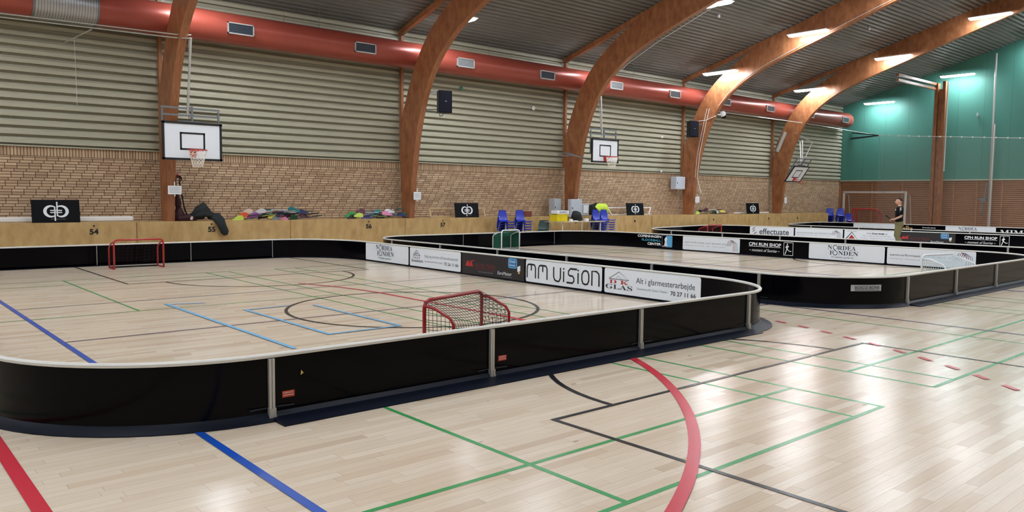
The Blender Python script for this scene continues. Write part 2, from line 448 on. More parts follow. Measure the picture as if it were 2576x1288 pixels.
# ------------------------------------------------------------------ walls and roof
def zroof(y): return 7.02+.29*(YB-y) if y >= RIDGE_Y else 7.02+.29*(YB-RIDGE_Y)-.29*(RIDGE_Y-y)
ZR = zroof(RIDGE_Y)
# far long wall: brick below, ribbed siding above
def siding(x0, x1, y, z0, z1, sgn, name, parent=None):
    P_ = .212; b = MB(); prof = [(y, z0)]
    z = z0
    while z < z1-.01:
        for dz, dy in ((0, .13), (.05, .13), (.052, 0), (.14, 0), (.2, .06), (.212, .13)):
            zz = min(z+dz, z1); prof.append((y+sgn*dy, zz))
        z += P_
    vs = []; fs = []
    for (yy, zz) in prof: vs += [(x0, yy, zz), (x1, yy, zz)]
    for i in range(len(prof)-1): fs.append((2*i, 2*i+1, 2*i+3, 2*i+2))
    b.add(vs, fs); return b.build(name, M_SIDE, parent)
b = MB(); b.box(((XL+XR)/2, YB+.1, 1.38), (XR-XL+.4, .2, 2.8)); wb = struct(b.build('wall_back', M_BRICK))
b = MB(); b.box(((XL+XR)/2, YB+.2, 5.0), (XR-XL+.4, .08, 4.6)); struct(b.build('wall_back_upper', M_DARKGAP))
sd = siding(XL, XR, YB-.01, 2.80, 7.1, 1, 'ribbed_siding', None); sd.name = 'wall_back_siding'; struct(sd)
b = MB(); b.box(((XL+XR)/2, YB-.03, 2.79), (XR-XL, .07, .03)); struct(b.build('trim_1', M_SIDE))
# end wall (green panels over slats)
b = MB(); P_ = [(YF-.1, 2.75), (YB+.1, 2.75), (YB+.1, zroof(YB)+.1), (RIDGE_Y, ZR+.1), (YF-.1, zroof(YF)+.1)]
b.prism(P_, (XR, 0, 0), (0, 1, 0), (0, 0, 1), (.2, 0, 0)); struct(b.build('wall_right', M_GREEN))
M_BACK = mat('brown_backing_board', (96, 66, 48), .7)
b = MB(); b.box((XR+.1, (YB+YF)/2, 1.37), (.2, YB-YF, 2.76), mi=0)
z = .06
while z < 2.66:
    b.box((XR-.01, (YB+YF)/2, z+.036), (.025, YB-YF, .072), mi=1); z += .1025
for y in (21.95, 20.1, 18.45, 16.85, 15.85, 14.75, 13.6, 12.4, 11.2, 10.0): b.box((XR-.055, y, 1.36), (.05, .06, 2.7), mi=1)
struct(b.build('wall_right_lower', [M_BACK, M_SLAT]))
b = MB(); b.box((XR-.05, (YB+YF)/2, 2.77), (.1, YB-YF, .07)); struct(b.build('trim_2', M_SIDE))
b = MB(); b.box((XL-.1, (YB+YF)/2, 5), (.2, YB-YF+.4, 11.5)); struct(b.build('wall_left', mat('pale_wall', (170, 160, 140), .7)))
b = MB(); b.box(((XL+XR)/2, YF-.1, 3.6), (XR-XL+.4, .2, 7.4)); struct(b.build('wall_front', mat('front_wall_paint', (172, 158, 132), .7)))
# roof deck (trapezoid ribs along the hall)
def deck_profile():
    pr = []; P_ = .2
    def run(ya, yb):
        L = abs(yb-ya); n = int(round(L/P_)); sg = 1 if yb > ya else -1
        for i in range(n):
            y = ya+sg*i*P_
            for dy, dz in ((0, 0), (.1, 0), (.11, .08), (.19, .08)): pr.append((y+sg*dy, zroof(min(max(y+sg*dy, YF), YB))+dz))
    run(YB, RIDGE_Y); run(RIDGE_Y, YF); pr.append((YF, zroof(YF))); return pr
b = MB(); pr = deck_profile(); vs = []
for yy, zz in pr: vs += [(XL, yy, zz), (XR, yy, zz)]
b.add(vs, [(2*i, 2*i+2, 2*i+3, 2*i+1) for i in range(len(pr)-1)])
dk = struct(b.build('ceiling', M_DECK))
b = MB(); b.prism([(YF-.3, zroof(YF)+.08), (RIDGE_Y, ZR+.15), (YB+.3, zroof(YB)+.08), (YB+.3, zroof(YB)+.2), (RIDGE_Y, ZR+.3), (YF-.3, zroof(YF)+.2)], (XL-.2, 0, 0), (0, 1, 0), (0, 0, 1), (XR-XL+.6, 0, 0))
struct(b.build('ceiling_backing', M_DARKGAP))

# ------------------------------------------------------------------ bleacher / bench along the wall
BZ, BY = .955, 21.15
b = MB(); b.box((16.2, (BY+YB)/2-.01, BZ-.02), (50.36, YB-BY-.02, .04)); b.box((16.2, BY+.02, BZ/2-.02), (50.36, .04, BZ-.04))
b.box((41.36, (BY+YB)/2, BZ/2-.02), (.04, YB-BY-.06, BZ-.06)); bench = b.build('bleacher_box', M_PLY)
t_ = thing('spectator_bench', 'long light plywood bench box running along the whole brick wall', 'bench', (16.2, BY, 0))
bench.parent = t_; bench.matrix_parent_inverse = Matrix.Translation((-16.2, -BY, 0)); bench.name = 'bench_box'
for x in (-2.4, 1.7, 5.82, 9.95, 13.85, 17.95, 22.1, 26.2, 30.3, 34.4, 38.5):
    b = MB(); b.box((x, BY-.003, BZ/2), (.012, .006, BZ-.02)); b.build('panel_joint', mat('joint_shadow_gap', (110, 78, 46), .7), t_)
for x, n in ((4.84, '54'), (7.70, '55'), (12.52, '56'), (15.33, '57'), (25.1, '59'), (30.65, '61'), (35.35, '63'), (38.12, '64')):
    if x < 20:
        p = Print((x, BY-.001, 0), (1, 0, 0), (0, 0, 1)); p.text(n, -.1, .66, .2, .14, M_INK, bold=.03)
        p.done('painted_number', t_)
    bb = MB(); bb.tube([(x, BY+.001, .87 if x < 20 else .72), (x, BY-.006, .87 if x < 20 else .72)], .022 if x < 20 else .05, 10); bb.build('bolt_hole', M_INK, t_)

# ------------------------------------------------------------------ glulam arches
OUT = [(21.72, BZ), (21.78, 2.2), (21.78, 3.5), (21.66, 4.3), (21.45, 4.85), (21.18, 5.4), (20.80, 6.02), (20.35, 6.55), (19.75, 7.05), (19.1, 7.45), (18.3, 7.92), (17.4, 8.28)]
INN = [(21.30, BZ), (21.16, 2.2), (20.92, 3.5), (20.66, 4.35), (20.40, 4.95), (20.0, 5.58), (19.55, 6.05), (19.0, 6.46), (18.4, 6.80), (17.6, 7.14), (16.7, 7.47), (15.3, 7.93), (13.4, 8.58), (11.5, 9.20), (10.2, 9.56), (9.8, 9.60)]
def mir(P_): return [(2*RIDGE_Y-y, z) for y, z in reversed(P_)]
outer = OUT+[(16.0, zroof(16.0)-.03), (RIDGE_Y, ZR-.03)]+[(2*RIDGE_Y-y, z) for y, z in reversed(OUT+[(16.0, zroof(16.0)-.03)])]
inner = INN+mir(INN[:-1])
outer[-1] = (outer[-1][0], 0); inner[-1] = (inner[-1][0], 0)
AX = [-.8, 6.7, 14.2, 21.7, 29.2, 36.7]
names = {6.7: 'behind the nearest basketball hoop', 14.2: 'carrying the first black loudspeaker', 21.7: 'beside the second basketball hoop, behind the grey cabinets', 29.2: 'wrapped with white cables, second loudspeaker on it', 36.7: 'farthest from the camera, next to the tilted hoop', -.8: 'nearest the camera, left of everything'}
def resample(P_, n):
    d = [0]
    for a, c in zip(P_, P_[1:]): d.append(d[-1]+math.hypot(c[0]-a[0], c[1]-a[1]))
    r = []
    for k in range(n+1):
        s_ = d[-1]*k/n; i = 0
        while i < len(d)-2 and d[i+1] < s_: i += 1
        f = (s_-d[i])/max(1e-9, d[i+1]-d[i]); r.append((P_[i][0]+(P_[i+1][0]-P_[i][0])*f, P_[i][1]+(P_[i+1][1]-P_[i][1])*f))
    return r
def crom(P_, n):
    r = []
    for i in range(len(P_)-1):
        p0, p1, p2, p3 = P_[max(i-1, 0)], P_[i], P_[i+1], P_[min(i+2, len(P_)-1)]
        for k in range(n):
            t = k/n
            r.append(tuple(.5*((2*p1[j])+(-p0[j]+p2[j])*t+(2*p0[j]-5*p1[j]+4*p2[j]-p3[j])*t*t+(-p0[j]+3*p1[j]-3*p2[j]+p3[j])*t**3) for j in range(2)))
    return r+[P_[-1]]
ro, ri = resample(crom(outer, 4), 90), resample(crom(inner, 4), 90)
arch_src = None
for ax in AX:
    lab = 'curved brown glulam timber arch '+names[ax]
    if arch_src: a = dup(arch_src, (ax, 0, 0), 0, lab, 'glulam roof arches'); continue
    a = thing('glulam_arch', lab, 'arch', (ax, 0, 0), 0, 'glulam roof arches')
    b = MB(); T = .1
    secs = [[(ax-T, o[0], o[1]), (ax+T, o[0], o[1]), (ax+T, i[0], i[1]), (ax-T, i[0], i[1])] for o, i in zip(ro, ri)]
    b.sweep(secs); b.build('arch_rib', M_GLU, a)
    for sgn in (1, -1):
        Y = lambda y: y if sgn == 1 else 2*RIDGE_Y-y
        b = MB(); pts = [(YB-.02, zroof(YB)-.19), (17.0, zroof(17.0)-.19), (17.0, zroof(17)-.015), (YB-.02, zroof(YB)-.015)]
        b.prism([(Y(p[0]), p[1]) for p in pts], (ax-.07, 0, 0), (0, 1, 0), (0, 0, 1), (.14, 0, 0)); b.build('rafter', M_GLU, a)
    b = MB(); b.box((ax, YB-.1, (2.8+6.85)/2), (.09, .12, 4.02)); b.build('wall_post', M_GLU, a)
    arch_src = a

# ------------------------------------------------------------------ spiral duct
DY, DZ, DR = 21.33, 6.13, .41
t_ = thing('ventilation_duct', 'long red round spiral duct hanging below the roof along the wall', 'air duct', (-9, DY, DZ))
def ring(x, r, n=32): return [(x, DY+r*math.cos(2*math.pi*k/n), DZ+r*math.sin(2*math.pi*k/n)) for k in range(n)]
b = MB(); b.sweep([ring(-8.9, DR), ring(3.72, DR)]); b.sweep([ring(5.02, DR), ring(43.3, DR)]+[ring(43.3+DR*1.1*math.sin(a), DR*math.cos(a)) for a in (.3, .6, .9, 1.2, 1.45)], )
autosmooth(b.build('duct_tube', M_DUCT, t_), 50)
b = MB(); b.sweep([ring(3.70, DR+.012), ring(5.04, DR+.012)]); o = autosmooth(b.build('bare_section', M_FOIL, t_), 50); o['label'] = 'bare galvanised silver section of the red duct'
b = MB()
for x in (3.70, 5.04): b.sweep([ring(x-.02, DR+.025), ring(x+.02, DR+.025)])
b.build('clamp_ring', M_STEEL, t_)
gd, gl = mat('dark_grille', (44, 54, 66), .5), mat('light_grille', (110, 116, 124), .5)
for i, x in enumerate((1.1, 8.49, 12.29, 16.07, 19.8, 23.55, 27.26, 31.0, 34.77, 38.6, 42.45)):
    b = MB(); c = (x, DY-DR*.985, DZ-.055)
    for dz in (-.135, .135): b.box((x, c[1]-.012, c[2]+dz), (.72, .05, .03), mi=0)
    for dx in (-.345, .345): b.box((x+dx, c[1]-.012, c[2]), (.03, .05, .3), mi=0)
    b.box((x, c[1]+.005, c[2]), (.68, .03, .26), mi=1)
    for k in range(6): b.box((x, c[1]-.016, c[2]-.105+.042*k), (.66, .012, .008), mi=0 if x in (16.07, 23.55) else 1)
    b.build('air_grille', [M_ALU, gl if x in (16.07, 23.55) else gd], t_)
b = MB()
for x in (2.5, 9.9, 11.0, 17.4, 25.0, 32.4, 40.0): b.tube([(x, DY, DZ+DR-.02), (x, DY, zroof(DY)+.02)], .006, 5)
b.build('hanger_wire', M_STEEL, t_)

# ------------------------------------------------------------------ lamps
LR = [(19.62, 7.0), (15.72, 8.06), (11.9, 9.24), (7.7, 9.24), (3.88, 8.06), (0.0, 7.0)]
LX = [-7.8, -.3, 7.2, 14.75, 22.25, 28.6, 36.1, 43.55]
lamp0 = None
ordn = ['first', 'second', 'third', 'fourth', 'fifth', 'sixth', 'seventh', 'eighth']
rown = ['in the row %s the brick wall' % r_ for r_ in ('closest to', 'second from', 'third from', 'fourth from', 'fifth from', 'farthest from')]
for i, lx in enumerate(LX):
    for j, (ly, lz) in enumerate(LR):
        lab = 'lit tube lamp %s, %s along the hall' % (rown[j], ordn[i])
        if lamp0: q = dup(lamp0, (lx, ly, lz), 0, lab, 'hanging tube lamps'); top = None; continue
        q = thing('ceiling_lamp', lab, 'lamp', (lx, ly, lz), 0, 'hanging tube lamps')
        b = MB(); sec = [(-.175, .015), (.175, .015), (.175, .0), (.085, -.06), (-.085, -.06), (-.175, .0)]
        b.sweep([[(lx+u*f_, ly+yy, lz+(v*f_ if v < 0 else v)) for u, v in sec] for yy, f_ in ((-.79, .45), (-.765, .85), (-.73, 1), (.73, 1), (.765, .85), (.79, .45))]); b.build('lamp_diffuser', M_LAMP, q)
        b = MB(); b.bev((lx, ly, lz+.02), (.39, 1.6, .032), .012); b.build('lamp_housing', M_WHITE, q)
        b = MB()
        for s_ in (-1, 1): b.tube([(lx, ly+s_*.72, lz+.05), (lx, ly+s_*.72, lz+.62)], .005, 5)
        b.build('hanging_wire', M_STEEL, q); lamp0 = q
LAMPS_READY = True

# ------------------------------------------------------------------ rinks
def project(p):
    v = Vector(p)-Vector((0, 0, CAM_H)); d = v.dot(fw)
    if d < .2: return None
    return (1288+F_PX*v.dot(rr)/d, 644-F_PX*v.dot(uu)/d)
BH = .5
def board(pts, nrm, label, group, post_at_start=True, post_end=False, inner_seam=True, flange=.25, name='rink_board', sign=None, stickers=None):
    """pts base polyline, nrm outward normals; sign(Print, length) draws on the inner face"""
    pts = [Vector((p[0], p[1], 0)) for p in pts]; nrm = [Vector((n[0], n[1], 0)) for n in nrm]
    mid = pts[len(pts)//2]; L = sum((pts[i+1]-pts[i]).length for i in range(len(pts)-1))
    t = thing(name, label, 'rink board', mid, 0, group)
    Z = Vector((0, 0, 1))
    def sw(prof, mt, nm, sm=True, trim=0):
        P_ = list(pts)
        b = MB(); b.sweep([[p+n*a+Z*h for a, h in prof] for p, n in zip(P_, nrm)]); o = b.build(nm, mt, t)
        return autosmooth(o, 35)
    sw([(0, .02), (.014, .02), (.014, BH-.02), (0, BH-.02)], M_BOARD, 'panel')
    sw([(-.009, BH-.025), (.026, BH-.025), (.03, BH-.005), (.02, BH+.006), (-.003, BH+.006), (-.013, BH-.005)], M_RIM, 'top_rim')
    if flange: sw([(0, .002), (flange, .002), (flange, .008), (.05, .03), (.016, .06), (0, .06)], M_FLANGE, 'base_flange')
    def post(p, n, d):
        b = MB(); o = p; ang = math.atan2(d.y, d.x)
        b.box(o+n*.03+Z*(.255), (.02, .03, .43), ang); b.box(o+n*.035+Z*.06, (.028, .04, .07), ang)
        b.box(o+n*.035+Z*.03, (.03, .05, .03), ang)
        q = b.build('post', M_ALU, t)
        b = MB(); b.tube([o+n*.03+Z*.1+d*.02, o+n*.05+d*.16+Z*.1], .003, 5); b.build('brace_rod', M_DKGREY, t)
    d0 = (pts[1]-pts[0]).normalized(); d1 = (pts[-1]-pts[-2]).normalized()
    post(pts[0]+d0*.012, nrm[0], d0); post(pts[-1]-d1*.012, nrm[-1], -d1)
    if inner_seam:
        b = MB(); b.box(pts[0]-nrm[0]*.001+d0*.007+Z*.25, (.012, .004, .44), math.atan2(d0.y, d0.x)); b.build('edge_strip', M_ALU, t)
    if sign:
        u = -(pts[-1]-pts[0]).normalized(); n = -nrm[0]
        pr = Print(pts[-1]+n*.002, u, Z, .002); sign(pr, L); pr.done('printed_sign', t)
    if stickers:
        u = (pts[-1]-pts[0]).normalized(); pr = Print(pts[0]+nrm[0]*.016, u, Z, .002); stickers(pr, L); pr.done('sticker', t)
    return t
def white_panel(p, L, lo=.035): p.rrect(.03, .04, L-.06, .43, .035, M_SIGN, 0)
def s_nordea(p, L):
    white_panel(p, L); c = L*.46
    p.text(serif('N'), c-.42, .325, .13, .115, M_DKGREY); p.text(serif('RDEA'), c-.13, .325, .5, .115, M_DKGREY)
    p.text(serif('F'), c-.36, .18, .1, .115, M_DKGREY); p.text(serif('NDEN'), c-.11, .18, .55, .115, M_DKGREY)
    S_ = []
    for k in range(14): a = math.radians(-50+k*285/13); S_.append((c-.2+.062*math.cos(a), .385+.06*math.sin(a)))
    p.stroke(S_, .018, M_DKGREY)
    S_ = []
    for k in range(14): a = math.radians(130+k*285/13); S_.append((c-.2+.062*math.cos(a), .235+.06*math.sin(a)))
    p.stroke(S_, .018, M_DKGREY)
    p.stroke([(c-.243, .343), (c-.215, .31), (c-.175, .285)], .024, M_DKGREY)
    p.text('Vi støtter gode liv', c-.3, .085, .62, .065, M_DKGREY, shear=.2)
def s_brand(p, L):
    white_panel(p, L)
    p.stroke([(.17, .29), (.32, .41), (.47, .29)], .016, M_DKGREY); p.stroke([(.17, .29), (.47, .29)], .01, M_DKGREY)
    p.stroke([(.24, .305), (.30, .34), (.36, .335), (.33, .305)], .02, M_DKGREY)
    p.text(serif('D K B T'), .17, .215, .3, .045, M_DKRED); p.text(serif('Brandteknik'), .1, .14, .5, .06, M_DKGREY)
    p.text('Salg og service af brandmateriel', .66, .25, L-.80, .085, M_PALEINK)
    p.text('Gammelhavej 40. Greve. Telefon', .66, .15, L-1.38, .05, M_PALEINK); p.text('70 26 11 66', L-.66, .14, .54, .07, M_DKGREY, bold=.012)
def s_auto(p, L):
    p.rect(.02, .03, L-.04, .45, mat('charcoal_sign_foil', (34, 34, 40), .35), 0)
    p.poly([(.14, .2), (.2, .31), (.27, .31), (.3, .24), (.27, .19)], M_REDINK); p.poly([(.28, .2), (.33, .31), (.37, .31), (.42, .2), (.37, .2)], M_REDINK)
    p.stroke([(.3, .3), (.46, .33)], .02, M_REDINK)
    p.text('AUTO TECH', .48, .19, .68, .085, M_DKRED); p.text('REPARATION - SERVICE', .5, .15, .66, .025, M_DKRED)
    p.text('autoteknik.dk', .6, .09, .5, .035, M_PALEINK)
    x = L-.5
    p.rrect(x-.02, .26, .28, .2, .05, M_BLUEINK, 1); p.rrect(x, .28, .24, .16, .04, mat('deep_blue_print', (38, 110, 176), .5), 2)
    p.text('klub', x+.03, .37, .18, .06, M_WINK, l=3); p.text('livet', x+.03, .3, .18, .05, M_WINK, l=3)
    p.poly([(x+.27, .2), (x+.36, .22), (x+.36, .33), (x+.27, .3)], M_WINK); p.poly([(x+.3, .16), (x+.35, .17), (x+.34, .21), (x+.29, .2)], M_GOLD)
    p.text('EuroMester', x-.36, .1, .46, .07, M_WINK, shear=.2); p.text('autoværksted', x-.2, .055, .3, .03, M_PALEINK)
def s_mm(p, L):
    white_panel(p, L); W = .034; k = (L-.16)/2.0
    y0, y1 = .12, .38
    def X(v): return .07+v*k
    def m_(x, w=.25):
        r = .06
        p.stroke([(X(x), y0), (X(x), y1-r), (X(x+r*.4), y1-.01), (X(x+r), y1), (X(x+w-r), y1), (X(x+w-r*.4), y1-.01), (X(x+w), y1-r), (X(x+w), y0)], W, M_INK)
        p.stroke([(X(x+w/2), y1), (X(x+w/2), y1-.12)], W, M_INK)
    m_(.0); m_(.34)
    p.stroke([(X(.78), y1), (X(.78), y0+.08), (X(.81), y0+.02), (X(.86), y0), (X(.93), y0), (X(.97), y0+.06), (X(.97), y1)], W, M_INK)
    p.stroke([(X(1.06), y1-.06), (X(1.06), y0)], W, M_INK); p.stroke([(X(1.06), y1+.0), (X(1.06), y1-.03)], W, M_INK)
    p.stroke([(X(1.42), y1), (X(1.24), y1), (X(1.19), y1-.05), (X(1.19), .27), (X(1.23), .25), (X(1.30), .25), (X(1.34), .21), (X(1.34), y0+.04), (X(1.3), y0), (X(1.14), y0)], W, M_INK)
    p.stroke([(X(1.45), y1-.06), (X(1.45), y0)], W, M_INK); p.stroke([(X(1.45), y1), (X(1.45), y1-.03)], W, M_INK)
    R_ = [(1.55, .2), (1.55, .3), (1.59, .36), (1.65, .375), (1.70, .36), (1.73, .3), (1.73, .2), (1.70, .14), (1.64, .125), (1.58, .14)]
    p.stroke([(X(a), c) for a, c in R_], W, M_INK, close=True)
    p.stroke([(X(1.81), y0), (X(1.81), y1), (X(1.93), y1), (X(1.98), y1-.04), (X(1.99), y1-.09), (X(1.99), y0)], W, M_INK)
def s_glas(p, L):
    white_panel(p, L)
    p.stroke([(.14, .29), (.37, .42), (.6, .29), (.14, .29)], .01, M_DKGREY); p.stroke([(.3, .3), (.36, .35), (.42, .3)], .006, M_PALEINK)
    p.text(serif('D K'), .15, .21, .44, .065, M_REDINK); p.text(serif('GLAS'), .06, .115, .62, .08, M_DKGREY)
    p.text('Alt i glarmesterarbejde', .76, .23, L-.90, .125, M_DKGREY)
    p.text('Gammelvej 60. Greve. Telefon:', .78, .145, L-1.46, .045, M_PALEINK); p.text('70 27 11 66', L-.62, .13, .5, .07, M_INK, bold=.014)
def s_floorball(p, L):
    p.text('COPENHAGEN', .32, .36, 1.0, .085, M_WINK, bold=.03); p.text('FLOORBALL', .5, .235, .82, .08, M_TEALINK, bold=.02); p.text('CENTER', .75, .11, .57, .085, M_WINK, bold=.03)
    x = 1.36; p.frame(x, .07, .4, .39, .014, M_PALEINK)
    p.rrect(x+.17, .075, .25, .385, .03, M_BLUEINK, 0)
    p.poly([(x+.09, .1), (x+.12, .24), (x+.1, .33), (x+.15, .4), (x+.19, .41), (x+.22, .33), (x+.19, .26), (x+.23, .1), (x+.16, .1)], M_WINK, 2)
    p.stroke([(x+.17, .2), (x+.1, .12), (x+.03, .09)], .014, M_WINK, 2)
def house(p, x, y, s_):
    for k in range(4): p.stroke([(x+s_*.12*k, y+s_*.38), (x+s_*(.12*k+.22), y+s_*.8)], .012, M_DKRED if k % 2 else M_INK)
    for k, m_ in enumerate((M_INK, M_REDINK, M_PALEINK, M_TEALINK)):
        q = s_*.13*k; p.stroke([(x+s_*.34+q*.55, y+s_*.86-q*.1), (x+s_*.62+q*.8, y+s_*.6-q*.02), (x+s_*.62+q, y)], .014, m_)
def s_tomrer(p, L, big=False):
    white_panel(p, L)
    p.text('tømrerfirmaet carl jensen a/s', .1, .24, L-.62, .075, M_DKGREY if big else M_PALEINK)
    p.text('Nybygning - Renovering - Tage - Vinduer og døre', .1, .17, L-.62, .03, M_PALEINK); house(p, L-.5, .08, .4 if not big else .42)
def runner(p, x, y, s_, m_):
    p.poly([(x+.15*s_, y+.9*s_), (x+.2*s_, y+.99*s_), (x+.28*s_, y+.9*s_), (x+.2*s_, y+.82*s_)], m_, 2)
    p.poly([(x+.12*s_, y+.8*s_), (x+.3*s_, y+.8*s_), (x+.38*s_, y+.7*s_), (x+.24*s_, y+.62*s_), (x+.28*s_, y+.42*s_), (x+.14*s_, y+.42*s_), (x+.1*s_, y+.6*s_), (x+.02*s_, y+.6*s_)], m_, 2)
    p.stroke([(x+.16*s_, y+.45*s_), (x+.08*s_, y+.2*s_), (x, y)], .07*s_, m_, 2); p.stroke([(x+.24*s_, y+.45*s_), (x+.42*s_, y+.3*s_), (x+.62*s_, y+.3*s_)], .07*s_, m_, 2)
def s_cph(p, L):
    p.text('CPH RUN SHOP', .28, .30, 1.06, .10, M_WINK, bold=.03); p.rect(.28, .275, 1.06, .012, M_WINK)
    p.text('~ moment of Sunrise ~', .3, .13, 1.0, .09, M_WINK, shear=.35); p.frame(1.42, .07, .3, .38, .014, M_WINK); runner(p, 1.47, .1, .32, M_WINK)
def s_eff(p, L):
    white_panel(p, L)
    for k, m_ in ((0, M_DKRED), (1, M_DKGREY), (2, M_DKRED)): p.stroke([(.14+.03*k, .34-.1*k), (.27, .44-.1*k)] if k < 2 else [(.17, .1), (.36, .24)], .03, m_)
    p.text('effectuate', .48, .14, L-.72, .26, M_DKGREY, bold=.012)
def s_low(p, L):
    white_panel(p, L); p.stroke([(.1, .1), (.33, .38), (.56, .1), (.1, .1)], .04, M_DKGREY); p.poly([(.2, .12), (.33, .28), (.46, .12)], M_REDINK)
    p.text('HANDVÆRK', .16, .4, .36, .03, M_PALEINK); p.text('www.', .9, .32, .22, .06, M_PALEINK); p.text('low-tvet', 1.13, .32, .46, .08, M_INK, bold=.03); p.text('.dk', 1.6, .32, .12, .06, M_PALEINK)
    p.text('Alt i nedbrydning af bygninger', .76, .23, 1.1, .05, M_PALEINK); p.text('Telefon - Døgnservice - Levering', .66, .14, 1.3, .045, M_PALEINK)
def s_falke(p, L):
    p.text(serif('Falke'), .12, .18, .62, .24, M_GOLD); p.text('Danmarks største', 1.2, .33, .6, .06, M_WINK, bold=.02); p.text('leverandør af gulve', 1.2, .22, .8, .06, M_WINK, bold=.01)
def s_mimoza(p, L):
    p.text(serif('MIMOZA'), .14, .14, L-.4, .24, M_WINK); p.stroke([(1.2, .42), (1.24, .46)], .02, M_GOLD)
def s_plain(p, L):
    white_panel(p, L); p.text('Idrætscenter Hallen', .5, .22, 1.1, .1, M_PALEINK)
def fillet(quad, rad):
    """CCW quad; each corner radius is a pair (along the side before, along the side after)"""
    T = []
    for i in range(4):
        p, a, c = Vector(quad[i]), Vector(quad[i-1]), Vector(quad[(i+1) % 4]); r = rad[i]
        r1, r2 = r if isinstance(r, tuple) else (r, r)
        d1 = (a-p).normalized(); d2 = (c-p).normalized(); T.append((p+d1*r1, p+d2*r2, p, d1*r1, d2*r2))
    return T
SIDE_N = ['front', 'right', 'back', 'left']
def rink(name, quad, rad, counts, signs, stick, seams, skip=()):
    T = fillet(quad, rad)
    for i in range(4):
        a = T[i][1]; c = T[(i+1) % 4][0]; n_ = counts[i]; d = (c-a)/n_; nn = Vector((d.y, -d.x)).normalized()
        for k in range(n_):
            p0, p1 = a+d*k, a+d*(k+1)
            q = [project((p.x, p.y, .4)) for p in (p0, p1)]
            if all(x is None or x[0] < -300 or x[0] > 2900 for x in q): continue
            sg = signs.get((i, k))
            if sg: lab = sg[1]+' on the %s rink' % name
            else: lab = 'black %s board of the %s rink, %s from its %s' % (SIDE_N[i], name, ordn[k], ['left end', 'near end', 'right end', 'far end'][i])
            board([p0, p1], [nn, nn], lab, 'boards of the %s rink' % name, inner_seam=i in seams, sign=sg[0] if sg else None, stickers=stick.get((i, k)))
        # corner at i+1
        P0, P1, pc_, e1, e2 = T[(i+1) % 4]; C_ = pc_+e1+e2; N = 16; pts = []; nr = []
        for k in range(N+1):
            th = math.pi/2*k/N; p_ = C_-e2*math.cos(th)-e1*math.sin(th); tg = e2*math.sin(th)-e1*math.cos(th)
            pts.append((p_.x, p_.y)); n_2 = Vector((tg.y, -tg.x)).normalized(); nr.append((n_2.x, n_2.y))
        q = [project((p[0], p[1], .4)) for p in pts]
        if all(x is None or x[0] < -300 or x[0] > 2900 for x in q): continue
        cn = ['front right', 'back right', 'back left', 'front left'][i]
        board(pts, nr, 'black curved %s corner board of the %s rink' % (cn, name), 'boards of the %s rink' % name, inner_seam=False, flange=.09 if cn == 'front left' else .18, stickers=stick.get((i, 'c')), name='curved_rink_board')
def st_orange(p, L): p.rrect(.09, .155, .1, .05, .004, M_ORANGE, 0); p.text('UNIHOC', .1, .185, .08, .012, M_WINK); p.rect(.1, .17, .08, .004, M_WINK)
def st_tri(p, L): st_orange(p, L); p.poly([(.24, .31), (.265, .325), (.245, .35)], M_GOLD)
def rot_st(p, L): pass
R1 = dict(signs={(1, 4): (s_nordea, 'white sponsor board with large two-line serif capitals'), (1, 3): (s_brand, 'white fire equipment advertising board with small triangle logo'), (1, 2): (s_auto, 'dark board with red auto workshop logo and blue speech bubble'), (1, 1): (s_mm, 'white board with one line of big rounded black letters'), (1, 0): (s_glas, 'white board advertising glazier work with a triangle and red letters')})
rink('nearest', [(.80, 5.57), (10.12, 5.57), (10.43, 19.72), (.80, 19.72)], [1.64, (1.26, 1.6), (2.0, 1.66), 1.66], [3, 5, 3, 5], R1['signs'], {(0, 0): st_tri, (0, 1): st_orange}, (2, 3))
R2s = {(1, 4): (s_floorball, 'black board with white and blue lettering beside a blue figure emblem'), (1, 3): (s_tomrer, 'white carpenter firm advertising board with small house logo'), (1, 2): (s_cph, 'black running shop board with framed white runner'), (1, 1): (s_nordea, 'white sponsor board with large two-line serif capitals'), (1, 0): (lambda p, L: s_tomrer(p, L, True), 'white carpenter firm board with coloured house logo, behind a white goal,')}
rink('second', [(11.45, 5.33), (20.82, 5.33), (20.8, 19.75), (11.45, 19.75)], [1.64, (1.6, 1.52), (2.05, 1.66), 1.66], [3, 5, 3, 5], R2s, {}, (2,))
R3s = {(1, 4): (s_eff, 'white board with large grey lowercase word and diagonal stripes'), (1, 3): (s_tomrer, 'white carpenter firm advertising board with small house logo'), (1, 2): (s_low, 'white demolition firm board with grey and red triangle, behind the person'), (1, 1): (s_auto, 'dark board with red auto workshop logo and blue speech bubble'), (1, 0): (s_cph, 'black running shop board with framed white runner')}
rink('third', [(23.62, 5.4), (32.1, 7.3), (30.7, 21.05), (23.62, 19.75)], [1.64, (1.5, 1.85), (1.65, 1.5), 1.64], [2, 5, 2, 5], R3s, {}, ())
R4s = {(1, 4): (s_plain, 'white sports centre advertising board'), (1, 3): (s_falke, 'black board with gold lettering'), (1, 2): (s_nordea, 'white sponsor board with large two-line serif capitals'), (1, 1): (s_mimoza, 'black board with wide white serif capitals')}
rink('farthest', [(33.9, 5.4), (41.2, 6.8), (40.35, 20.95), (33.9, 19.75)], [1.64, 1.5, (1.65, 1.4), 1.64], [2, 5, 2, 5], R4s, {}, ())
cb = [o for o in COL.objects if o.get('label', '').startswith('black curved front right corner board of the third')]
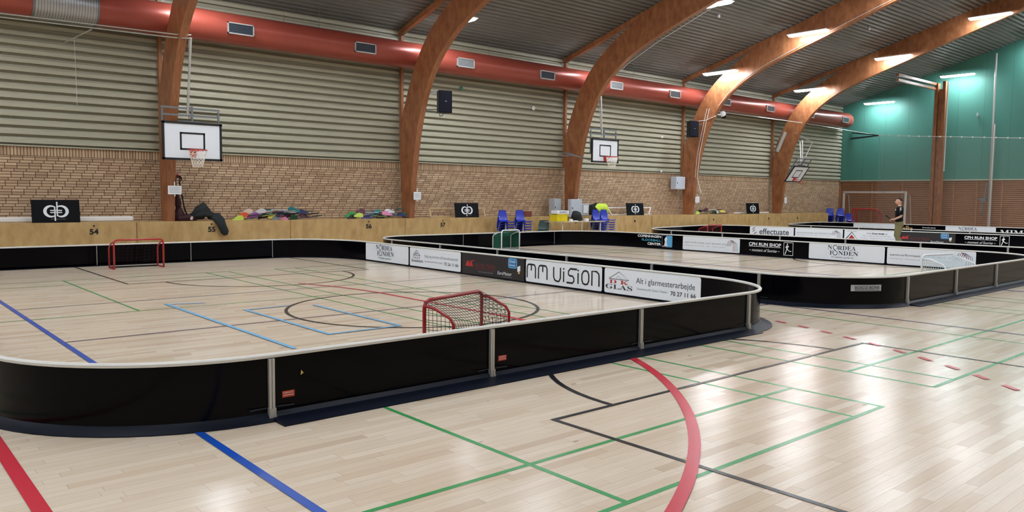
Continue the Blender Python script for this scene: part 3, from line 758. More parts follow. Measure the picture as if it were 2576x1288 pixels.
if cb:
    C3 = Vector((32.1, 7.3)); P3_ = fillet([(23.62, 5.4), (32.1, 7.3), (30.7, 21.05), (23.62, 19.75)], [1.64, (1.5, 1.85), (1.65, 1.5), 1.64])[1]
    e1, e2 = P3_[3], P3_[4]; Cc = P3_[2]+e1+e2; secs = []
    for k in range(9):
        th = math.pi/2*(.35+.6*k/8); p_ = Cc-e2*math.cos(th)*.993-e1*math.sin(th)*.993; secs.append([(p_.x, p_.y, .05), (p_.x, p_.y, .46)])
    b = MB(); b.sweep(secs, closed_sec=False); b.build('printed_sign', M_SIGN, cb[0])
# grey name plate on the curved near-left corner of the second rink
pc = Vector((11.45+1.64, 5.33+1.64)); secs = []
b = MB()
for k in range(9):
    a = math.radians(229+k*9.5/8*1.9); e = Vector((math.cos(a), math.sin(a)))
    q = pc+e*(1.64+.019); secs.append([(q.x, q.y, .27), (q.x, q.y, .37)])
b.sweep(secs, closed_sec=False)
plate = b.build('maker_plate', mat('grey_plate', (170, 174, 178), .5)); tag(plate, 'small grey maker plate stuck on the curved black corner of the second rink', 'sticker')
am = math.radians(229+9); e = Vector((math.cos(am), math.sin(am))); q = pc+e*(1.64+.024); u_ = Vector((-e.y, e.x, 0))
p = Print((q.x, q.y, .27), u_, (0, 0, 1), .006); p.text('BOSCO BONE', -.21, .035, .42, .05, M_DKGREY, bold=.02); p.rect(-.21, .012, .42, .008, M_DKGREY); o = p.done('plate_lettering', plate)
# ------------------------------------------------------------------ goals
def goal(loc, rz, w_, h_, d_, tube_m, net_m, label, base=True, r=.02, cell=.05, netr=.0022, group=None):
    """opening faces local +Y; back toward local -Y"""
    t = thing('floorball_goal', label, 'goal', loc, rz, group); b = MB(); X0 = PM[t.name]
    W = w_/2; c = .07; td = d_*.62
    b.X = X0
    fr = [(-W, 0, r), (-W, 0, h_-c), (-W+c*.3, 0, h_-c*.3), (-W+c, 0, h_), (W-c, 0, h_), (W-c*.3, 0, h_-c*.3), (W, 0, h_-c), (W, 0, r)]
    b.tube(fr, r, 10); b.build('front_frame', tube_m, t, True)
    for s_ in (-1, 1):
        b = MB(); b.X = X0
        b.tube([(s_*W, 0, h_-.05), (s_*W, -td*.6, h_-.07), (s_*W, -td, h_-.11), (s_*W, -d_*.9, h_*.76), (s_*W, -d_, h_*.67), (s_*W, -d_, r), ], r*.8, 8)
        b.tube([(s_*W, 0, r), (s_*W, -d_, r)], r*.8, 8); b.build('side_frame', tube_m, t, True)
    b = MB(); b.X = X0; b.tube([(-W, -d_, r), (W, -d_, r)], r*.8, 8); b.build('rear_bar', tube_m if base else M_BLACK, t, True)
    # net: profile path top->back->bottom
    b = MB(); b.X = X0; prof = [(0, h_-.01), (-td*.6, h_-.06), (-td, h_-.1), (-d_*.9, h_*.75), (-d_, h_*.66), (-d_, .03)]
    def pp(s_):
        d = [0]
        for a, e in zip(prof, prof[1:]): d.append(d[-1]+math.hypot(e[0]-a[0], e[1]-a[1]))
        v = d[-1]*s_
        for i in range(len(prof)-1):
            if v <= d[i+1] or i == len(prof)-2: f = (v-d[i])/(d[i+1]-d[i]); return (prof[i][0]+(prof[i+1][0]-prof[i][0])*f, prof[i][1]+(prof[i+1][1]-prof[i][1])*f)
    nx = int(w_/cell); ns = int((d_+h_*1.05)/cell)
    def P3(i, j):
        y, z = pp(j/ns); sag = .05*math.sin(math.pi*i/nx)*math.sin(math.pi*j/ns)
        return (-W+w_*i/nx, y+sag*.5, z-sag)
    for i in range(nx+1): b.tube([P3(i, j) for j in range(0, ns+1)], netr, 3, cap=False)
    for j in range(ns+1): b.tube([P3(i, j) for i in range(0, nx+1, 2)]+([P3(nx, j)] if nx % 2 else []), netr, 3, cap=False)
    for s_ in (-1, 1):
        ny = max(3, int(d_/cell))
        for i in range(1, ny):
            y = -d_*i/ny; zt = h_-.05
            for (a, e) in zip(prof, prof[1:]):
                if e[0] <= y <= a[0]: zt = a[1]+(e[1]-a[1])*(y-a[0])/((e[0]-a[0]) or 1); break
            b.tube([(s_*W, y, .03), (s_*W*.985, y, zt*.5), (s_*W, y, zt)], netr, 3, cap=False)
        for k in range(1, int(h_/cell)):
            z = k*cell; yb = -d_
            for (a, e) in zip(prof, prof[1:]):
                if e[1] <= z <= a[1]: yb = a[0]+(e[0]-a[0])*(z-a[1])/((e[1]-a[1]) or 1); break
            b.tube([(s_*W, 0, z), (s_*W*.985, yb/2, z), (s_*W, yb, z)], netr, 3, cap=False)
    b.build('net', net_m, t); return t
goal((4.97, 6.64, 0), math.radians(18), 1.05, .64, .36, mat('dark_red_tube', (150, 26, 32), .3), M_CORD, 'small red goal with black net just behind the nearest rink front boards', netr=.003)
goal((5.16, 18.62, 0), math.radians(179), 1.03, .65, .45, M_RED, mat('red_cord', (90, 24, 28), .8), 'small red goal at the far side of the nearest rink', base=False, netr=.0006, cell=.09)
goal((16.02, 18.5, 0), math.radians(180), .74, .64, .42, M_WHITE, mat('green_cord', (20, 92, 74), .8), 'small white goal with dense green net in the second rink', cell=.022, netr=.0035)
goal((16.4, 6.1, 0), math.radians(-10), 1.05, .64, .46, M_WHITE, mat('pale_cord', (190, 205, 210), .8), 'small white goal with pale net at the near side of the second rink', cell=.045, netr=.004)
goal((26.9, 18.5, 0), math.radians(180), .95, .63, .42, M_RED, MATS['red_cord'], 'small red goal at the back of the third rink', netr=.002)
goal((42.0, 19.42, 0), math.radians(90), 1.34, 1.2, .55, M_RED, MATS['red_cord'], 'larger red goal beside the blue chairs at the green end wall', r=.035, cell=.1, netr=.003)
# big handball goal at the end wall
t_ = thing('handball_goal', 'large white framed handball goal with fine net at the end wall', 'goal', (43.0, 19.42, 0))
b = MB()
for y in (17.75, 21.1): b.box((43.0, y, 1.06), (.085, .085, 2.12))
b.box((43.0, 19.425, 2.12), (.085, 3.43, .085)); b.build('front_frame', mat('worn_white_paint', (205, 205, 200), .5), t_)
b = MB()
for y in (17.75, 21.1): b.tube([(43.0, y, 2.08), (43.55, y, 1.95), (43.9, y, .05)], .025, 6); b.tube([(43.9, y, .05), (43.0, y, .05)], .025, 6)
b.build('rear_stay', M_ALU, t_)
b = MB()
b.add([(43.02, 17.75, 2.1), (43.02, 21.1, 2.1), (43.55, 21.1, 1.93), (43.55, 17.75, 1.93), (43.88, 21.1, .04), (43.88, 17.75, .04)], [(0, 1, 2, 3), (3, 2, 4, 5)])
b.build('net', net_mat('grey_net', (150, 150, 150), .045, .05, (1, 2)), t_)

# ------------------------------------------------------------------ basketball hoops
def hoop(loc, label, w_=1.46, h_=.94, tilt=0, net=True, pole_to=None, ztop=5.5):
    x, y, z = loc; t = thing('basketball_hoop', label, 'basketball hoop', loc, 0, 'basketball hoops')
    X = Matrix.Translation(loc) @ Matrix.Rotation(tilt, 4, 'X')
    b = MB(); b.X = X; b.box((0, 0, 0), (w_, .04, h_)); b.build('backboard', mat('backboard_white', (222, 226, 232), .45, var=.03), t)
    b = MB(); b.X = X; q = .055
    for s_ in (-1, 1): b.box((0, -.012, s_*(h_/2-q/2+.01)), (w_+.04, .05, q)); b.box((s_*(w_/2-q/2+.01), -.012, 0), (q, .05, h_))
    b.build('backboard_edge', M_BLACKP, t)
    b = MB(); b.X = X; W, H, z0 = .62, .44, -.22
    for s_ in (-1, 1): b.box((s_*(W/2-.02), -.022, z0+H/2), (.045, .006, H))
    b.box((0, -.022, z0+.02), (W, .006, .045)); b.box((0, -.022, z0+H-.02), (W, .006, .045)); b.build('target_square', M_BLACKP, t)
    cz = z0-.01; R = .225; rc = (0, -.36, cz)
    b = MB(); b.X = X; b.tube([(R*math.cos(a), rc[1]+R*math.sin(a), cz) for a in [2*math.pi*k/28 for k in range(28)]], .011, 8, closed=True)
    b.build('rim', mat('orange_red_rim', (190, 50, 44), .4), t, True)
    b = MB(); b.X = X
    b.prism([(-.1, .02), (.1, .02), (.06, -.17), (-.06, -.17)], (0, -.025, cz), (1, 0, 0), (0, 0, 1), (0, -.012, 0))
    for s_ in (-1, 1): b.tube([(s_*.07, -.03, cz-.13), (s_*.09, -.16, cz-.01)], .01, 6)
    b.box((0, -.09, cz-.004), (.14, .12, .012)); b.build('rim_bracket', MATS['orange_red_rim'], t)
    if net:
        b = MB(); b.X = X; n = 12; K = 7; L = .42
        def NP(i, k): a = 2*math.pi*(i+.5*(k % 2))/n; r = R*(1-.48*k/K+.03*math.sin(k)); return (r*math.cos(a), rc[1]+r*math.sin(a), cz-L*k/K)
        for k in range(K):
            for i in range(n): b.tube([NP(i, k), NP(i, k+1)], .0045, 4, cap=False); b.tube([NP(i+(1 if k % 2 else 0), k), NP(i if k % 2 else i-0, k+1) if k % 2 else NP(i-1, k+1)], .0045, 4, cap=False)
        b.build('net', mat('white_net_cord', (232, 226, 212), .8), t)
    # rear steel frame
    b = MB(); b.X = X
    for s_ in (-1, 1): b.box((s_*(w_/2-.03), .08, .1+h_/4), (.04, .04, h_*.55+.4))
    b.box((0, .08, h_/2+.36), (w_, .035, .045)); b.box((0, .08, h_/2+.18), (w_, .035, .045)); b.box((0, .06, h_/2+.02), (w_*.4, .05, .04))
    b.box((.03, .08, h_/2+.2), (.05, .04, .42)); b.build('support_frame', M_STEEL, t)
    if pole_to:
        b = MB(); pt = X @ Vector((-.08, .08, h_/2+.2)); b.tube([pt, pole_to], .032, 8); b.tube([pt+Vector((.07, .1, -.1)), Vector(pole_to)+Vector((0, .12, -.05))], .014, 6)
        b.build('support_pole', M_ALU, t)
    return t
hoop((7.0, 20.45, 3.0), 'large basketball hoop on the first arch, above the black jacket', pole_to=(6.86, 20.0, 5.5))
hoop((21.93, 20.0, 3.42), 'basketball hoop beside the third arch, above the grey cabinets', w_=1.44, h_=.86, pole_to=(21.72, 20.05, 5.42))
hoop((35.75, 19.95, 2.93), 'tilted folded basketball hoop beside the farthest arch', w_=1.4, h_=.9, tilt=math.radians(34), net=False, pole_to=(36.6, 20.2, 4.6))
# swing arms and rails on the arches
def tubes(name, label, cat, segs, r, m_, group=None, base=None):
    b = MB()
    for s_ in segs: b.tube(s_, r, 6)
    o = b.build(name, m_); return tag(o, label, cat, group)
tubes('support_rail', 'pair of thin steel rails running left from the first arch', 'rail', [[(-2, 20.2, 5.42), (6.55, 20.15, 5.56), (6.86, 19.97, 5.56)], [(-2, 20.2, 5.34), (6.55, 20.15, 5.48), (6.86, 19.97, 5.48)], [(4.7, 20.2, 5.42), (4.45, 21.9, 5.3)]], .014, M_ALU, 'steel rails along the wall')
tubes('support_rail', 'thin steel rail running past the farthest arch to the end wall', 'rail', [[(29.3, 20.35, 5.49), (36.6, 20.25, 5.47), (44.2, 20.25, 5.36)]], .022, M_ALU, 'steel rails along the wall')
tubes('hoop_side_arm', 'folded grey steel arm sticking out left of the second hoop', 'bracket', [[(20.55, 20.9, 3.32), (21.25, 20.3, 3.12)], [(20.75, 20.9, 3.36), (21.3, 20.15, 3.05)], [(20.4, 20.95, 3.2), (20.75, 20.6, 3.22)]], .02, M_STEEL)
tubes('hoop_side_arm', 'angled steel stay above the tilted hoop', 'bracket', [[(36.55, 20.6, 5.0), (37.3, 20.05, 4.55)], [(37.3, 20.05, 4.55), (36.6, 20.05, 3.65)]], .02, M_ALU)
tubes('wall_bracket', 'black triangular steel bracket on the end wall below the duct end', 'bracket', [[(44.25, 21.4, 5.2), (43.3, 19.4, 5.2)], [(44.25, 21.4, 5.5), (43.3, 19.4, 5.2)], [(44.25, 21.5, 5.15), (43.3, 19.4, 5.2)]], .035, M_BLACKP)
tubes('pull_cord', 'thin pale cord hanging on the ribbed siding left of the first arch', 'cord', [[(4.72, 21.985, 5.5), (4.74, 21.985, 3.85)]], .006, M_RIM)
# ------------------------------------------------------------------ speakers, boxes, papers, sensors
def speaker(loc, rz, label):
    t = thing('loudspeaker', label, 'loudspeaker', loc, rz, 'wall loudspeakers'); X = PM[t.name]
    b = MB(); b.X = X; b.prism([(-.22, -.16), (.22, -.16), (.15, .2), (-.15, .2)], (0, 0, -.33), (1, 0, 0), (0, 1, 0), (0, 0, .68)); b.build('cabinet', M_BLACK, t)
    b = MB(); b.X = X; secs = []
    for k in range(9):
        x = -.205+.41*k/8; y = -.165-.03*math.sin(math.pi*k/8); secs.append([(x, y, -.31), (x, y, .33)])
    b.sweep(secs, closed_sec=False); b.build('front_grille', mat('dark_speaker_cloth', (12, 14, 30), .7, spec=.2), t)
    b = MB(); b.X = X; b.box((0, -.2, .02), (.05, .006, .02)); b.build('badge', M_ALU, t)
    b = MB(); b.X = X; b.box((-.02, .22, 0), (.05, .16, .5)); b.tube([(0, 0, -.33), (0, .1, -.4), (-.02, .28, -.4), (-.02, .28, -.2)], .015, 6); b.tube([(0, 0, .35), (0, .1, .4), (-.02, .28, .35)], .012, 6)
    b.build('mounting_bracket', M_STEEL, t); return t
speaker((14.62, 20.15, 4.6), math.radians(-14), 'black loudspeaker on the second arch under the duct')
sp1 = [o for o in COL.objects if o.name.startswith('loudspeaker')][-1]
b = MB(); b.tube([(14.6, 20.35, 4.9), (14.28, 20.62, 4.9)], .02, 6); b.tube([(14.6, 20.35, 4.4), (14.28, 20.8, 4.4)], .02, 6); b.build('side_bracket', M_STEEL, sp1)
speaker((28.3, 20.75, 4.66), math.radians(-20), 'black loudspeaker left of the cable wrapped fourth arch')
sp2 = [o for o in COL.objects if o.name.startswith('loudspeaker')][-1]
b = MB(); b.tube([(28.4, 21.0, 4.9), (29.12, 20.8, 4.9)], .02, 6); b.tube([(28.4, 21.0, 4.45), (29.12, 20.95, 4.45)], .02, 6); b.build('side_bracket', M_STEEL, sp2)
def cabinet(name, label, c, d, m_, door=True, group=None):
    t = thing(name, label, 'cabinet', (c[0], c[1], c[2]-d[2]/2), 0, group)
    b = MB(); b.bev(c, d, .012); b.build('body', m_, t)
    if door:
        b = MB(); b.bev((c[0], c[1]-d[1]/2-.006, c[2]), (d[0]*.92, .016, d[2]*.94), .004); b.build('door', m_, t)
        b = MB(); b.box((c[0]-d[0]*.38, c[1]-d[1]/2-.02, c[2]), (.02, .02, .07)); b.build('handle', M_BLACKP, t)
    return t
GREY = mat('light_grey_enamel', (168, 176, 184), .45); GREY2 = mat('silver_grey_enamel', (182, 190, 200), .4)
cabinet('wall_cabinet', 'narrow grey cabinet on the bench left of the wide grey one', (20.88, 21.55, 1.29), (.36, .3, .66), GREY)
cabinet('wall_cabinet', 'wide light grey steel cabinet in front of the third arch', (21.46, 21.05, 1.27), (.62, .16, .68), GREY2)
cabinet('electric_box', 'pale grey electric box with an inner window on the bench', (22.45, 21.6, 1.2), (.56, .2, .48), GREY)
b = MB(); b.box((22.5, 21.48, 1.22), (.26, .03, .3)); o = b.build('inspection_window', M_WHITE); o.name = 'info_plate'; tag(o, 'small white framed plate on the pale electric box', 'plate')
b = MB()
for k in range(1): b.blob([(22.05, 21.62, 1.5), (22.05, 21.52, 1.52), (22.05, 21.42, 1.54)], [.1, .13, .09], [.1, .13, .09], 12, 0)
o = autosmooth(b.build('alarm_siren', M_WHITE)); tag(o, 'round white alarm siren above the pale electric box', 'siren')
cabinet('white_wall_box', 'white box hung on the left side of the fourth arch', (28.68, 21.72, 2.36), (.66, .3, .56), mat('bluish_white_enamel', (196, 206, 220), .4))
def paper(c, d, ang, label):
    b = MB(); b.box(c, (d[0], .006, d[1]), ang); b.box((c[0], c[1]+.004, c[2]+d[1]/2+.05), (.025, .003, .1), ang)
    b.box((c[0], c[1]+.004, c[2]-d[1]/2-.03), (.025, .003, .06), ang)
    o = b.build('paper_notice', M_PAPER); tag(o, label, 'notice', 'paper notices on the arches')
    p = Print((c[0]-d[0]*.4, c[1]-.005, c[2]), (1, 0, 0), (0, 0, 1), .001)
    for k in range(5): p.rect(0, d[1]*(.28-.14*k), d[0]*(.8-.1*(k % 2)), d[1]*.03, M_PALEINK)
    p.done('printed_text', o)
paper((6.72, 21.0, 1.77), (.34, .22), 0, 'white paper notice taped to the first arch')
paper((14.28, 21.10, 1.68), (.28, .25), 0, 'white paper notice taped to the second arch')
paper((29.3, 21.10, 1.63), (.3, .26), 0, 'white paper notice taped to the fourth arch')
paper((36.8, 21.10, 1.63), (.22, .28), 0, 'white paper notice taped to the farthest arch')
b = MB(); b.tube([(36.51, 21.1, 5.05), (36.51, 21.5, 4.1)], .1, 12); o = autosmooth(b.build('heater_tube', M_ALU)); tag(o, 'silver tube shaped heater left of the farthest arch', 'heater')
# dome camera, alarm lights, sensors
t_ = thing('dome_camera', 'white dome security camera with black eye on the fourth arch', 'camera', (29.6, 20.1, 5.35))
b = MB(); b.blob([(29.45, 20.1, 5.42), (29.55, 20.1, 5.4), (29.62, 20.1, 5.32)], [.06, .13, .12], [.06, .13, .12], 12, 0); autosmooth(b.build('camera_shell', M_WHITE, t_))
b = MB(); b.blob([(29.62, 20.1, 5.33), (29.68, 20.08, 5.25), (29.71, 20.07, 5.2)], [.11, .1, .04], [.11, .1, .04], 12, 0); autosmooth(b.build('camera_eye', M_BLACK, t_))
b = MB(); b.box((29.38, 20.15, 5.33), (.22, .1, .04)); b.build('camera_mount', M_WHITE, t_)
def small(name, label, cat, px, m_, r=.045, g=None):
    b = MB(); x, y, z = px; b.blob([(x, y+.03, z), (x, y, z), (x, y-.04, z)], [r*.8, r, r*.4], [r*.8, r, r*.4], 10, 0, up=(0, 0, 1)); tag(autosmooth(b.build(name, m_)), label, cat, g)
small('exit_light', 'small green light on the siding right of the first loudspeaker', 'light', (16.68, 21.93, 5.4), mat('green_lens', (40, 130, 90), .3), .07)
small('smoke_detector', 'round white detector on the siding left of the third arch', 'detector', (20.07, 21.93, 5.0), M_WHITE, .085)
small('smoke_detector', 'round white detector on the siding left of the second loudspeaker', 'detector', (27.75, 21.93, 4.35), M_WHITE, .06)
small('smoke_detector', 'round white detector above the bricks left of the white wall box', 'detector', (27.75, 21.93, 2.86), M_WHITE, .06)
small('smoke_detector', 'round white detector at the brick top right of the third arch', 'detector', (22.45, 21.93, 2.88), M_WHITE, .05)
small('wall_socket', 'grey socket box high on the green end wall', 'socket', (44.2, 14.9, 6.05), GREY, .12)
for i, (x, y) in enumerate(((20.0, 17.6), (24.9, 17.2), (33.2, 15.5), (40.0, 17.6))):
    b = MB(); z = zroof(y)-.02; b.blob([(x, y, z+.05), (x, y, z-.04), (x, y, z-.09)], [.03, .05, .02], [.03, .05, .02], 10, 0, up=(1, 0, 0))
    tag(autosmooth(b.build('roof_sensor', M_WHITE)), 'small white sensor under the roof deck, %s along the hall' % ordn[i], 'sensor', 'small roof sensors')
# cables on the arches
def along(path, x, off=0): return [(x, y-off, z) for y, z in path]
b = MB(); cpath = [(20.75, 1.9), (20.98, 2.6), (20.9, 3.6), (20.75, 4.3), (20.6, 5.0), (20.45, 5.6)]
b.tube([(29.08, y, z) for y, z in cpath], .012, 5); b.tube([(29.08, y+.12, z) for y, z in cpath[1:]], .01, 5)
b.tube([(29.08, y-.02, z+.1) for y, z in INN[5:-1]], .009, 5)
b.tube([(29.08, 20.6, 5.1), (29.08, 20.1, 5.25)], .014, 5); b.tube([(29.08, 20.6, 5.1), (28.4, 20.9, 5.0)], .01, 5)
tag(b.build('white_cable', M_RIM), 'white cables running up and along the fourth arch', 'cable')
b = MB(); b.tube([(22.1, 14.95, 7.98), (21.84, 15.4, 7.84), (21.84, 17.6, 7.05), (21.84, 18.9, 6.48), (21.84, 19.2, 6.28)], .009, 5); tag(b.build('white_cable', M_RIM), 'white cable from a lamp down along the third arch', 'cable')
b = MB(); b.tube([(36.55, 20.3, 5.47), (36.55, 19.9, 5.9)], .01, 5)

# ------------------------------------------------------------------ end wall column, poles, net
t_ = thing('timber_column', 'tall brown timber column with two arms on the green end wall', 'column', (43.6, 16.35, 0))
b = MB(); b.box((43.35, 16.56, 3.86), (.3, .15, 7.7)); b.build('left_post', M_GLU, t_)
b = MB(); b.box((43.42, 16.375, 3.7), (.24, .16, 7.4)); b.build('middle_post', M_GLU, t_)
b = MB(); b.box((43.35, 16.19, 3.9), (.3, .15, 7.76)); b.build('right_post', M_GLU, t_)
for z in (7.42, 7.66):
    b = MB(); b.box((41.0, 16.62, z), (4.6, .14, .12)); b.build('ceiling_arm', M_GLU, t_)
b = MB(); b.tube([(43.2, 16.0, 7.75), (43.2, 16.0, 3.2)], .035, 8); b.build('white_pipe', M_ALU, t_)
t_ = thing('net_post', 'grey steel pole with winch standing at the end wall', 'pole', (43.9, 13.9, 0))
b = MB(); b.tube([(43.9, 14.1, 9.0), (43.9, 14.05, 0)], .05, 8); b.tube([(43.7, 13.95, 5.5), (43.7, 13.95, 0)], .06, 8); b.build('pole', M_ALU, t_)
b = MB(); b.box((43.6, 14.2, 1.75), (.16, .22, .2)); b.tube([(43.6, 14.1, 2.6), (43.6, 14.3, 1.0)], .04, 6); b.tube([(43.6, 14.1, 1.9), (43.6, 14.55, 1.75)], .03, 6); b.build('winch', M_STEEL, t_)
b = MB(); A0, A1 = Vector((41.6, 18.65, 5.06)), Vector((41.6, 11.2, 4.55)); N = 30
tp = [A0.lerp(A1, k/N) for k in range(N+1)]
b.add([tuple(p) for p in tp]+[(p.x, p.y, .02) for p in tp], [(i, i+1, N+2+i, N+1+i) for i in range(N)])
t_ = thing('divider_net', 'sheer grey protective net hanging in front of the green end wall', 'net', (41.6, 15, 0))
b.build('netting', net_mat('sheer_grey_net', (170, 170, 165), .033, .045, (1, 2)), t_)
b = MB(); b.tube(tp, .012, 5)
for i in range(0, N+1, 2): b.box(tp[i]+Vector((0, 0, .0)), (.04, .05, .07))
b.build('top_rope', M_RIM, t_); b = MB(); b.tube([A0, (41.6, 18.5, 3.6), (41.6, 18.25, 1.8), (41.6, 18.2, .02)], .007, 5); b.build('edge_rope', M_STEEL, t_)
b = MB(); b.tube([(44.0, 19.6, 5.2), A0, ], .008, 5); b.build('anchor_line', M_RIM, t_)

# ------------------------------------------------------------------ posters with emblem on the bench
def crescent(p, cx, cy, R, flip, m_):
    n = 16; O = []; I = []
    for k in range(n+1):
        a = math.radians(62+k*(236)/n); O.append((cx+flip*R*1.06*math.cos(a), cy+R*math.sin(a)))
        a2 = math.radians(48+k*(264)/n); I.append((cx+flip*(R*.16+R*.74*math.cos(a2)), cy+R*.74*math.sin(a2)))
    for k in range(n): p.poly([O[k], O[k+1], I[k+1], I[k]] if flip == 1 else [I[k], I[k+1], O[k+1], O[k]], m_)
def poster(x0, x1, zt, yb, label):
    w_ = x1-x0; h_ = zt-BZ; t = thing('logo_board', label, 'sign board', ((x0+x1)/2, yb, BZ), 0, 'black logo boards on the bench')
    b = MB(); b.prism([(0, 0), (.02, 0), (.09, h_), (.07, h_)], (x0, yb-.08, BZ), (0, 1, 0), (0, 0, 1), (w_, 0, 0)); b.build('board', M_BLACK, t)
    p = Print((x0, yb-.083, BZ), (1, 0, 0), Vector((0, .07, h_)).normalized(), .003); s_ = h_*.27; cy = h_*.5; c = w_/2
    crescent(p, c-s_*.78, cy, s_, 1, M_WINK); crescent(p, c+s_*.78, cy, s_, -1, M_WINK)
    p.rect(c-s_*.28, cy-s_*1.55, s_*.2, s_*2.35, M_WINK, 2); p.rect(c+s_*.06, cy-s_*.8, s_*.2, s_*2.35, M_WINK, 2)
    p.rect(c-s_*.85, cy-s_*.28, s_*1.7, s_*.17, M_WINK, 2); p.rect(c-s_*.85, cy+s_*.06, s_*1.7, s_*.17, M_WINK, 2)
    p.text('COPENHAGEN  FLOORBALL', c-s_*.8, h_*.14, s_*2.2, h_*.035, M_PALEINK); p.done('emblem', t)
poster(3.57, 4.59, 1.50, 21.42, 'largest black logo board, at the far left on the bench')
poster(16.0, 17.02, 1.45, 21.42, 'black logo board in front of a folded cream goal')
poster(24.83, 25.92, 1.46, 21.42, 'black logo board right of the hi-vis jacket')
poster(33.7, 34.8, 1.47, 21.42, 'smallest looking black logo board, left of the farthest arch')
b = MB(); b.bev((4.3, 21.72, BZ+.065), (3.2, .14, .13), .03); tag(b.build('white_beam', mat('white_beam_paint', (226, 224, 222), .5)), 'long white padded beam lying behind the leftmost logo board', 'beam', 'white beams on the bench')
b = MB(); b.bev((1.5, 21.72, BZ+.065), (2.1, .14, .13), .03); tag(b.build('white_beam', MATS['white_beam_paint']), 'white padded beam cut by the left edge of the picture', 'beam', 'white beams on the bench')
b = MB(); b.bev((34.75, 21.75, BZ+.04), (3.1, .1, .08), .02); tag(b.build('white_beam', MATS['white_beam_paint']), 'thin white beam lying behind the logo board by the farthest arch', 'beam', 'white beams on the bench')
def folded(x0, x1, z1, label, m_, slant=0):
    t = thing('folded_goal_frame', label, 'goal frame', ((x0+x1)/2, 21.75, BZ), 0, 'folded goal frames on the bench')
    b = MB(); b.tube([(x0+slant, 21.75, z1), (x1-slant*0, 21.75, z1)], .022, 6); b.tube([(x0, 21.75, BZ+.02), (x1, 21.75, BZ+.02)], .022, 6); b.build('long_bar', m_, t)
    for xa, xb in ((x0+slant, x0+.25+slant*0), (x1, x1-.22)):
        b = MB(); b.tube([(xa, 21.75, z1), (xb if slant else xa, 21.68, BZ+.02)], .03, 6); b.build('short_leg', m_, t)
folded(15.2, 17.55, 1.25, 'folded cream wooden goal frame behind the second logo board', mat('cream_wood', (196, 172, 130), .6))
folded(24.0, 26.85, 1.27, 'folded white goal frame behind the third logo board', M_WHITE, .08)

# ------------------------------------------------------------------ floorball sticks in piles
def stick(x, y, z, ang, blade_c, shaft_c, label, L=.92, group='', flip=1, pitch=0, roll_=0):
    t = thing('floorball_stick', label, 'floorball stick', (x, y, z), ang, group)
    X = PM[t.name] @ Matrix.Rotation(pitch, 4, 'Y') @ Matrix.Rotation(roll_, 4, 'X')
    b = MB(); b.X = X; b.tube([(0, 0, .02), (L*.6, 0, .02)], .013, 6); b.build('shaft', mat('shaft_%d_%d_%d' % shaft_c, shaft_c, .4), t)
    b = MB(); b.X = X; b.tube([(L*.6, 0, .02), (L, 0, .02)], .018, 6); b.build('grip', mat('grip_%d_%d_%d' % blade_c, tuple(int(v*.5+20) for v in blade_c), .7), t)
    b = MB(); b.X = X; secs = []
    for k in range(7):
        s_ = k/6; bx = .02-.28*s_; by = flip*(.02+.07*s_*s_*.9); hh = (.025+.05*math.sin(math.pi*min(1, s_+.15)))
        secs.append([(bx*1.15, by, .0), (bx*1.15, by+.035, .0), (bx*1.15, by+.03, hh*1.7+.012), (bx*1.15, by-.008, hh*1.7+.012)])
    b.sweep(secs); b.build('blade', mat('blade_%d_%d_%d' % blade_c, blade_c, .45), t)
CN = {'lime': (196, 224, 96), 'pink': (206, 120, 160), 'orange red': (214, 84, 52), 'cream': (224, 200, 180), 'purple': (134, 62, 134), 'white': (226, 222, 226), 'teal': (46, 128, 134), 'pale cyan': (150, 222, 214), 'grey': (120, 126, 138), 'black': (26, 28, 34), 'navy': (34, 44, 86), 'green': (62, 178, 92), 'blue': (92, 110, 196), 'maroon': (92, 30, 50), 'dark green': (20, 70, 50), 'yellow': (216, 206, 80)}
ORD2 = ['leftmost', 'second', 'third', 'fourth', 'fifth', 'sixth', 'seventh', 'eighth', 'ninth', 'tenth', 'eleventh', 'twelfth', 'thirteenth', 'fourteenth', 'fifteenth', 'rightmost']
def pile(x0, x1, items, gname, pos, zt=.2):
    n = len(items); sh = [(24, 26, 34), (40, 44, 62), (70, 30, 60), (200, 204, 214), (20, 60, 66)]
    for i, (c, s_) in enumerate(items):
        f = i/(n-1); x = x0+(x1-x0-.75)*f+.28; rev = s_ < 0
        ang = random.uniform(-.22, .22); y = 21.33+.3*random.random(); z = BZ+.012+((i*3) % 5)*zt/5*(.35+.65*math.sin(math.pi*f))
        if rev: x += .5; ang += math.pi
        stick(x, y, z, ang, CN[c], sh[i % 5], '%s bladed floorball stick, %s in the %s' % (c, ORD2[i], pos), group=gname, flip=random.choice((1, -1)), L=.85, pitch=random.uniform(-.16, .02), roll_=random.uniform(-.5, .5))
pile(8.4, 10.7, [('lime', 1), ('orange red', 1), ('yellow', -1), ('cream', 1), ('purple', 1), ('pink', -1), ('white', 1), ('black', 1), ('teal', -1), ('pale cyan', 1), ('grey', 1), ('navy', -1), ('maroon', -1), ('grey', 1), ('black', 1), ('dark green', 1)], 'floorball sticks piled beside the first arch', 'colourful pile right of the first arch', .3)
pile(11.9, 13.95, [('black', 1), ('green', 1), ('lime', 1), ('maroon', 1), ('pink', -1), ('blue', 1), ('white', -1), ('pale cyan', 1), ('teal', 1), ('navy', -1), ('dark green', 1), ('green', -1)], 'floorball sticks piled left of the second arch', 'pile left of the second arch', .24)
pile(29.7, 31.9, [('lime', 1), ('black', 1), ('dark green', -1), ('maroon', 1), ('yellow', -1), ('black', 1), ('white', 1)], 'floorball sticks piled right of the fourth arch', 'pile right of the fourth arch', .2)

